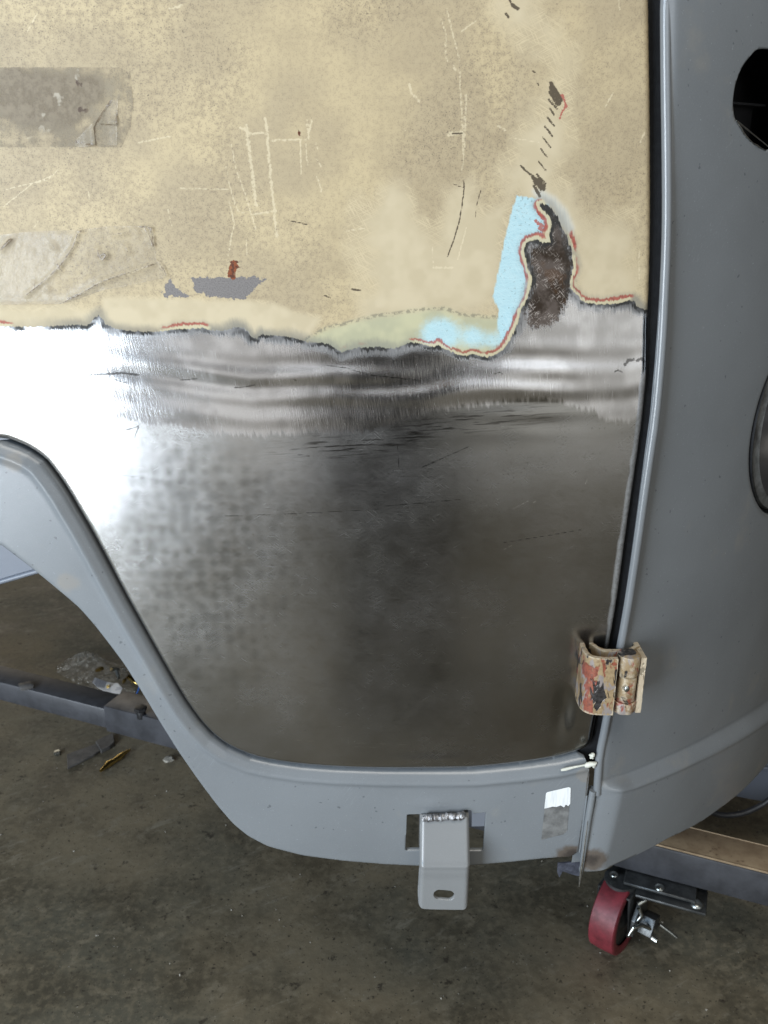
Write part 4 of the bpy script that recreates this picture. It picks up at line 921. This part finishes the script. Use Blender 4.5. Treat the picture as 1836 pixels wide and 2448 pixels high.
# ================================================================== lower hinge
HZ0, HZ1 = .8085, .8770
def strap(name, path, th, z0, z1, parent, bev=.0009):
    L = []; Rr = []
    P = [Vector(p) for p in path]
    for i, p in enumerate(P):
        t_ = (P[min(i + 1, len(P) - 1)] - P[max(i - 1, 0)]).normalized(); n_ = Vector((-t_.y, t_.x))
        L.append(tuple(p + n_ * th / 2)); Rr.append(tuple(p - n_ * th / 2))
    bm = bmesh.new(); N = 24
    poly = L + Rr[::-1]; rings = []
    for k in range(N + 1):
        z = z0 + (z1 - z0) * k / N
        rings.append([bm.verts.new((x, y, z)) for x, y in poly])
    n = len(poly); bm.faces.new(rings[0]); bm.faces.new(rings[-1][::-1])
    for a, b in zip(rings, rings[1:]):
        for i in range(n): bm.faces.new((a[i], b[i], b[(i + 1) % n], a[(i + 1) % n]))
    es = [e for e in bm.edges if len(e.link_faces) == 2 and e.calc_face_angle() > 1.0]
    bmesh.ops.bevel(bm, geom=es, offset=bev, segments=3, affect='EDGES', profile=.5)
    for v in bm.verts:
        q = v.co; v.co += Vector((1, -1, 1)).normalized() * .0004 * math.sin(q.x * 900 + q.z * 700) * math.sin(q.z * 1300 + q.y * 500)
    return bm_obj(name, bm, M['hinge'], parent, True, 60)
hinge = strap('hinge', smooth_poly([(.2152, .012), (.2148, -.012), (.2178, -.0215), (.2260, -.0262), (.2460, -.0266)], 2), .0046, HZ0, HZ1, van)
hinge['label'] = 'old hinge with chipped beige, red and black paint'
strap('hinge_leaf', smooth_poly([(.2245, .010), (.2330, -.0075), (.2480, -.0085), (.2640, -.0060), (.2760, .004)], 2), .0040, HZ0 + .0006, HZ1 - .0008, hinge)
strap('hinge_plate', [(.2752, .014), (.2752, -.004), (.2752, -.0215)], .0056, HZ0 - .0015, HZ1 - .003, hinge)
for z0, z1, r in ((.8525, .8765, .0122), (.8215, .8520, .0108), (.8075, .8210, .0120)):
    bm = bmesh.new(); cyl(bm, (.2605, -.0160, z0), (.2605, -.0160, z1), r, 40, None, .0012)
    for v in bm.verts: v.co.x += .0004 * math.sin(v.co.z * 800); v.co += (v.co - Vector((.2605, -.016, v.co.z))) * .03 * math.sin(v.co.z * 700 + v.co.x * 600)
    bm_obj('hinge_knuckle', bm, M['hinge'], hinge, True, 50)
bm = bmesh.new(); bmesh.ops.create_uvsphere(bm, u_segments=14, v_segments=8, radius=.0030)
bmesh.ops.transform(bm, matrix=Matrix.Translation((.2588, -.0262, .8395)) @ Matrix.Diagonal((1, .6, 1.3, 1)), verts=bm.verts[:])
bm_obj('grease_nipple', bm, M['zinc'], hinge)

# ================================================================== bumper bracket through the sill opening
BR = round_poly([(.0424, .6555), (.0990, .6570), (.0992, .610), (.0985, .5410), (.0405, .5435), (.0397, .565), (.0412, .606), (.0418, .64)], .009, 6)
SLOT = [(.0702 + s_ * .0055 + .0068 * math.cos(a), .5640 - s_ * .0006 + .0074 * math.sin(a)) for s_, a in [(1, R_(t_)) for t_ in range(-90, 91, 15)] + [(-1, R_(t_)) for t_ in range(90, 271, 15)]]
def br_pos(X, Z, Dd):
    t_ = np.clip((.656 - Z) / .049, 0, 1)
    y = -.003 - .027 * t_ - .0010 * np.exp(-((Z - .607) / .004) ** 2) + .0015 * sstep(.600, .585, Z)
    e = np.minimum(X - np.interp(Z, [.54, .553, .606, .655], [.0405, .0402, .0413, .0424]), .0990 - X)
    lo = np.maximum(Z - .541, 0)
    y = y + rolled(.0055, np.maximum(e, 0), .95) + rolled(.002, lo, .8)
    return np.stack([X, y, Z], -1)
BS = lambda X, Z: np.minimum(sdf(X, Z, BR), -local(X, Z, SLOT, .02, sdf, -.02))
brk = sheet('bumper_bracket', steps(.036, .103, .0010), steps(.537, .660, .0010), BS, br_pos, M['bracket'], van, None, .0045)
for x0, x1 in ((.0422, .0452), (.0960, .0990)):
    bm = bmesh.new(); prism(bm, [(.001, .654), (-.0235, .610), (-.0245, .560), (-.006, .556), (.030, .60), (.030, .654)], lambda u, v, h: (h, u, v), x0, x1, .0006, 1)
    bm_obj('bracket_web', bm, M['bracket'], brk, True, 40)
wp = [(0.0476,0.6561),(0.0568,0.6567),(0.0665,0.6573),(0.0761,0.6584),(0.0858,0.6590),(0.0911,0.6596)]
wp = smooth_poly(wp, 3); rng2 = random.Random(4)
tube('weld_bead', [(x + rng2.uniform(-.0006, .0006), -.0052 + rng2.uniform(-.0012, .0012), z - .0015 + rng2.uniform(-.0010, .0010)) for x, z in wp], [.0036 + rng2.uniform(-.0008, .0012) for _ in wp], M['weld'], brk, 10)

# ================================================================== dolly under the shell
B0 = Vector((-.819, .98, 0)); B1 = Vector((.672, .373, 0)); bd = (B1 - B0).normalized(); bn_ = Vector((-bd.y, bd.x, 0)); ang = math.atan2(bd.y, bd.x)
def on_beam(x): return B0 + bd * ((x - B0.x) / bd.x)
dolly = empty('dolly', tuple(on_beam(.5)), 'dark grey steel rolling dolly beneath the van shell', 'dolly')
def bar(name, x0, x1, wdt, z0, z1, mat, parent, inset=0.0):
    a = on_beam(x0); b = on_beam(x1); c = (a + b) / 2 + bn_ * (wdt / 2 + inset); c.z = (z0 + z1) / 2
    bm = bmesh.new(); box(bm, c, ((b - a).length, wdt, z1 - z0), Matrix.Rotation(ang, 3, 'Z'), .004, 2); return bm_obj(name, bm, mat, parent, True, 40)
rail = bar('rail', -.645, 1.35, .076, .158, .226, M['frame'], dolly)
bar('rail_extension', -1.9, -.645, .066, .163, .216, M['frame'], dolly, .004)
tp = bar('rail_top', .22, 1.35, .070, .2255, .229, M['beamtop'], rail, .003); tp['label'] = 'brown rusty top face of the rail'
# caster
cc = Vector((.436, .452, 0)); axis = Vector((math.cos(R_(-38)), math.sin(R_(-38)), 0)); roll = Vector((-axis.y, axis.x, 0)); RW = .075
rotb = Matrix.Rotation(ang, 3, 'Z')
pc = on_beam(.505) + bn_ * .012; pc.z = .1535
bm = bmesh.new(); box(bm, pc, (.125, .088, .006), rotb, .0015, 1)
pc2 = on_beam(.525) - bn_ * .012; pc2.z = .1420; box(bm, pc2, (.122, .062, .007), rotb, .003, 2)
caster = bm_obj('caster', bm, M['zincdk'], dolly, True, 40)
up = Vector((0, 0, 1))
def wring(rr): return [cc + axis * a_ + up * RW for a_ in rr]
# tyre: slightly crowned tread
def spin(name, prof, mat, n=64):
    bm = bmesh.new(); rings = []
    for a_, r in prof: rings.append([bm.verts.new(cc + axis * a_ + up * RW + (roll * math.cos(2 * math.pi * k / n) + up * math.sin(2 * math.pi * k / n)) * r) for k in range(n)])
    for a, b in zip(rings, rings[1:]):
        for k in range(n): bm.faces.new((a[k], a[(k + 1) % n], b[(k + 1) % n], b[k]))
    return bm_obj(name, bm, mat, caster, True, 45)
spin('wheel', [(-.022, .056), (-.0245, .060), (-.0245, .0715), (-.0225, .0742), (-.010, .0750), (.010, .0750), (.0225, .0742), (.0245, .0715), (.0245, .060), (.022, .056)], M['wheel'])
spin('wheel_hub', [(-.019, .0565), (-.017, .030), (-.022, .022), (-.024, .006), (-.024, .0005), (.024, .0005), (.024, .006), (.022, .022), (.017, .030), (.019, .0565)], M['zincdk'])
for sgn in (-1, 1):
    bm = bmesh.new()
    prism(bm, [(-.016, .052), (.016, .052), (.036, .120), (.036, .136), (-.030, .136), (-.028, .118)], lambda u, v, h: tuple(cc + axis * h + roll * u + up * v), sgn * .028, sgn * .0315, .001, 1)
    bm_obj('fork_side', bm, M['zincdk'], caster, True, 40)
bm = bmesh.new(); box(bm, cc + up * .1375 + roll * .002, (.066, .062, .004), Matrix.Rotation(math.atan2(roll.y, roll.x), 3, 'Z'), .001, 1); cyl(bm, cc + up * .139, cc + up * .150, .030, 32)
bm_obj('swivel', bm, M['zincdk'], caster, True, 40)
bm = bmesh.new(); cyl(bm, cc + axis * -.036 + up * RW, cc + axis * .036 + up * RW, .0065, 6); cyl(bm, cc + axis * .036 + up * RW, cc + axis * .040 + up * RW, .010, 6)
bm_obj('axle_bolt', bm, M['zinc'], caster, True, 30)
def rail_bolt(x, off, z, r):
    p = on_beam(x) + bn_ * off; p.z = z
    bm = bmesh.new(); bmesh.ops.create_uvsphere(bm, u_segments=20, v_segments=10, radius=r)
    bmesh.ops.transform(bm, matrix=Matrix.Translation(p) @ Matrix.Diagonal((1, 1, .55, 1)), verts=bm.verts[:]); bm_obj('bolt', bm, M['zinc'], caster)
rail_bolt(.565, -.026, .1460, .0125); rail_bolt(.505, -.022, .157, .0095); rail_bolt(.43, -.020, .157, .008)
# brake pedal and its springs
def P(a_, r_, u_): return cc + axis * a_ + roll * r_ + up * u_
for name, poly, a0, a1 in (('brake_plate', [(-.030, .060), (.022, .050), (.036, .072), (.030, .104), (-.004, .116), (-.026, .092)], .036, .044),
                           ('brake_shoe', [(-.018, .066), (.020, .060), (.026, .086), (.000, .094)], .046, .072)):
    bm = bmesh.new(); prism(bm, poly, lambda u, v, h: tuple(P(h, u, v)), a0, a1, .0015, 2); bm_obj(name, bm, M['zincdk'], caster, True, 40)
tube('brake_lever', [P(.040, -.044, .074), P(.044, -.052, .086), P(.048, -.046, .098), P(.056, -.026, .094), P(.068, -.006, .076), P(.074, .004, .066)], .0036, M['zinc'], caster, 10)
tube('brake_spring', [P(.040, -.012, .122), P(.048, -.002, .128), P(.050, .012, .134)], .0048, M['zinc'], caster, 10)
tube('brake_spring', [P(.044, -.016, .118), P(.050, -.014, .104), P(.046, -.020, .094)], .0034, M['zinc'], caster, 10)
tube('brake_pedal', [P(.074, .020, .070), P(.094, .026, .058), P(.104, .030, .050)], .0032, M['zinc'], caster, 10)
tube('axle_pin', [P(.072, -.010, .062), P(.082, -.010, .060)], .0055, M['zinc'], caster, 10)

# ================================================================== cable hanging under the nose
tube_o = tube('cable', [(x, .55, z) for i, (x, z) in enumerate(smooth_poly([(0.5729,0.2681),(0.6183,0.2219),(0.6479,0.2102),(0.6797,0.2121),(0.7062,0.2238),(0.7321,0.2431),(0.7756,0.2908)], 1))], .0055, M['black'], None, 10)
tag(tube_o, 'black cable hanging in an arc under the van nose', 'cable')

# ================================================================== litter on the workshop floor
BAG = smooth_poly([(-0.9791,1.4583),(-0.9535,1.5306),(-0.8966,1.5357),(-0.8922,1.5668),(-0.8237,1.4952),(-0.7306,1.4656),(-0.6644,1.3486),(-0.6545,1.2617),(-0.6891,1.2534),(-0.7294,1.2617),(-0.7927,1.3001),(-0.8741,1.3712),(-0.9242,1.4129)], 1, True)
def bag_pos(X, Y, Dd):
    h = sstep(0, .06, Dd)
    z = .004 + h * (.030 + .022 * vnoise(X, Y, 16, 5) + .010 * np.abs(vnoise(X, Y, 42, 6))) + .004 * np.abs(vnoise(X, Y, 90, 7))
    return np.stack([X, Y, z], -1)
bx_ = [q[0] for q in BAG]; by_ = [q[1] for q in BAG]
bag = sheet('plastic_bag', steps(min(bx_) - .01, max(bx_) + .01, .005), steps(min(by_) - .01, max(by_) + .01, .005), lambda X, Y: sdf(X, Y, BAG), bag_pos, M['bag'], None, None, .003, (0, 0, -1))
tag(bag, 'crumpled clear plastic bag of fittings with a white label', 'bag')
LB = [(-0.8061,1.3143),(-0.7380,1.2966),(-0.7157,1.2661),(-0.7154,1.2405),(-0.7871,1.2747),(-0.8063,1.2922)]
lx = [q[0] for q in LB]; ly = [q[1] for q in LB]
def lab_attr(X, Y):
    u = (X - min(lx)) / (max(lx) - min(lx)); v = (Y - min(ly)) / (max(ly) - min(ly))
    pr = ((u < .42) & (v > .50) & (np.sin(u * 120) > -.4)) | ((u < .34) & (v > .22) & (v < .40) & (np.sin(u * 150) > 0)) | ((u > .78) & (v > .25) & (v < .5) & (np.sin(v * 90) > 0))
    return {'print': pr.astype(float)}
sheet('bag_label', steps(min(lx) - .004, max(lx) + .004, .0012), steps(min(ly) - .004, max(ly) + .004, .0012), lambda X, Y: sdf(X, Y, LB), lambda X, Y, D_: np.stack([X, Y, .058 + .004 * np.sin(X * 60) + .10 * (Y - ly[0])], -1), M['label'], bag, lab_attr, .0006, (0, 0, -1))
for (x, y), r, m in zip([(-0.8119,1.3791),(-0.7710,1.3791),(-0.7562,1.3561),(-0.7091,1.3268),(-0.7249,1.3157),(-0.7605,1.2852)], (.008, .007, .007, .009, .006, .006), ('brass', 'zinc', 'zinc', 'brass', 'brass', 'brass')):
    bm = bmesh.new(); a_ = Vector((random.uniform(-1, 1), random.uniform(-1, 1), .5)).normalized(); c_ = Vector((x, y, .05))
    cyl(bm, c_ - a_ * r * 1.4, c_ + a_ * r * 1.4, r * .8, 6); cyl(bm, c_ - a_ * r * 2.4, c_ - a_ * r * 1.3, r * .55, 12); bm_obj('fitting', bm, M[m], bag, True, 30)
def slab(name, pts, z0, th, mat, label, cat):
    bm = bmesh.new(); prism(bm, pts, lambda u, v, h: (u, v, h), z0, z0 + th, .0008, 1); return tag(bm_obj(name, bm, mat, None, True, 35), label, cat)
slab('metal_strip', [(-0.7961,1.0333),(-0.7828,1.0439),(-0.7578,1.0617),(-0.7315,1.0834),(-0.7174,1.0510),(-0.7299,1.0298),(-0.7546,1.0022),(-0.7757,0.9786)], .0015, .006, M['scrap'], 'dusty dark metal strip lying under the rail, nearest the nut', 'scrap')
slab('metal_offcut', [(-0.7390,1.0841),(-0.7225,1.1044),(-0.7040,1.1194),(-0.6897,1.0805),(-0.6973,1.0624),(-0.7132,1.0446)], .001, .011, M['scrap'], 'short dark metal offcut at the right end of the strip', 'scrap')
bm = bmesh.new(); (x, y), = [(-0.8233,1.0425)]; cyl(bm, (x, y, 0), (x, y, .010), .0085, 6, None, .001); nut = bm_obj('hex_nut', bm, M['zinc'], None, True, 30)
tag(nut, 'small zinc nut left of the dark metal strip', 'nut')
bp_ = [(-0.6916,0.9659),(-0.6843,0.9826),(-0.6811,0.9927),(-0.6706,1.0063),(-0.6620,1.0201),(-0.6543,1.0375),(-0.6422,1.0552)]
pth = [(x, y, .007) for x, y in bp_]
br_ = tube('brass_fitting', pth, [.0035, .006, .009, .0065, .008, .0055, .002], M['brass'], None, 12); tag(br_, 'shiny brass fitting on the floor beside the dark metal offcut', 'fitting')
(x, y), = [(-0.5363,1.0177)]
bm = bmesh.new(); bmesh.ops.create_icosphere(bm, subdivisions=2, radius=.013)
for v in bm.verts: v.co *= 1 + .25 * math.sin(v.co.x * 300 + v.co.y * 420) ; v.co.z *= .45
bmesh.ops.transform(bm, matrix=Matrix.Translation((x, y, .005)), verts=bm.verts[:])
tag(bm_obj('stone_chip', bm, M['stone'], None, True, 30), 'pale stone chip on the floor beside the sill edge', 'stone')
(x, y), = [(-0.5488,0.8771)]
bm = bmesh.new(); cyl(bm, (x, y, .216), (x, y, .236), .010, 16, None, .001); cyl(bm, (x, y, .236), (x, y, .243), .015, 6, None, .001)
tag(bm_obj('black_bolt', bm, M['black'], None, True, 30), 'black bolt standing on the dolly rail', 'bolt')
(x, y), = [(-0.8576,1.0027)]
bm = bmesh.new(); box(bm, (x, y, .2225), (.030, .022, .012), Matrix.Rotation(.5, 3, 'Z'), .003, 2)
for v in bm.verts: v.co.x += .003 * math.sin(v.co.z * 900)
tag(bm_obj('rubber_chunk', bm, M['scrap'], None, True, 30), 'small grey chunk resting on the dolly rail', 'scrap')
wr = tube('blue_wire', [(x, y, .03 + .01 * i) for i, (x, y) in enumerate([(-0.6860,1.2186),(-0.6813,1.2435),(-0.6727,1.2541),(-0.6696,1.2690),(-0.6592,1.2733)])], .0022, M['blue'], None, 8); tag(wr, 'thin blue wire beside the plastic bag', 'wire')
# scattered pale grit
gv, gf = [], []
for k in range(420):
    x, y = random.uniform(-1.3, 1.0), random.uniform(.2, 1.9)
    r = random.choice((.0008, .0011, .0014, .0022)); z = r * .5
    b0 = len(gv)
    for q in range(4):
        a = q * 2.1 + random.random(); gv.append((x + r * math.cos(a) * random.uniform(.6, 1.3), y + r * math.sin(a) * random.uniform(.6, 1.3), z * (q % 2) * 2 + .0002))
    gv.append((x, y, z * 2.4)); gf += [(b0, b0 + 1, b0 + 4), (b0 + 1, b0 + 2, b0 + 4), (b0 + 2, b0 + 3, b0 + 4), (b0 + 3, b0, b0 + 4)]
me = bpy.data.meshes.new('floor_grit'); me.from_pydata(gv, [], gf); gr = link('floor_grit', me, M['stone'], None, False)
tag(gr, 'pale grit and grinding dust scattered on the concrete', 'grit', None, 'stuff')
# ================================================================== the photographer: out-of-view figure added so the bare steel mirrors a dark band
def person():
    V = [(0, -1.34, .96, .150), (0, -1.34, 1.12, .145), (0, -1.33, 1.32, .165), (0, -1.33, 1.46, .085), (0, -1.31, 1.53, .055), (0, -1.29, 1.62, .085), (0, -1.28, 1.70, .088), (0, -1.29, 1.76, .060)]
    E = [(i, i + 1) for i in range(7)]
    def chain(root, pts):
        p = root
        for q in pts: V.append(q); E.append((p, len(V) - 1)); p = len(V) - 1
        return p
    for s in (-1, 1):
        chain(0, [(s * .085, -1.34, .88, .110), (s * .09, -1.33, .68, .095), (s * .092, -1.32, .50, .080), (s * .095, -1.335, .30, .074), (s * .10, -1.34, .09, .058), (s * .13, -1.27, .035, .036), (s * .135, -1.18, .028, .028)])
        h = chain(2, [(s * .185, -1.33, 1.40, .068), (s * .235, -1.30, 1.26, .050), (s * .25, -1.24, 1.13, .043), (s * .20, -1.14, 1.16, .036), (s * .14, -1.04, 1.19, .028), (s * .12, -1.005, 1.20, .030)])
        for k, (dx, dz, L) in enumerate(((-.024, .018, .050), (-.012, .024, .062), (.002, .024, .066), (.015, .020, .060), (.026, .008, .046))):
            bx_, bz_ = s * .12 + s * dx * .8, 1.20 + dz
            chain(h, [(bx_, -.985, bz_, .0095), (bx_ - s * .008, -.985 + L * .5, bz_ + .006, .0088), (bx_ - s * .020, -.985 + L * .75, bz_ - .004, .0078)])
    me = bpy.data.meshes.new('person'); me.from_pydata([(v[0] + .07, v[1] + .05, v[2]) for v in V], E, []); o = bpy.data.objects.new('person', me); col.objects.link(o)
    m = o.modifiers.new('skin', 'SKIN'); sk = me.skin_vertices[0].data
    for i, v in enumerate(V): sk[i].radius = (v[3], v[3]); sk[i].use_root = (i == 0)
    o.modifiers.new('smooth', 'SUBSURF').levels = 2; o.modifiers['smooth'].render_levels = 2
    t = MT('clothes_and_skin'); sp = t.N.new('ShaderNodeSeparateXYZ'); t.L.new(t.obj(), sp.inputs[0])
    c = t.mix(t.step(sp.outputs[2], .955, .965), (.018, .021, .030), (.022, .022, .024))
    skin = t.mx(t.step(sp.outputs[2], 1.50, 1.505), t.step(sp.outputs[1], -1.075, -1.07)); c = t.mix(skin, c, (.42, .26, .19))
    c = t.mix(t.mul(t.step(sp.outputs[2], 1.70, 1.72), 1.0), c, (.03, .022, .018)); c = t.mix(t.step(sp.outputs[2], .075, .07), c, (.03, .028, .025))
    me.materials.append(t.set(color=c, rough=.85, spec=.2))
    tag(o, 'unseen person in dark clothes standing in front of the cab door, both hands raised', 'person')
person()
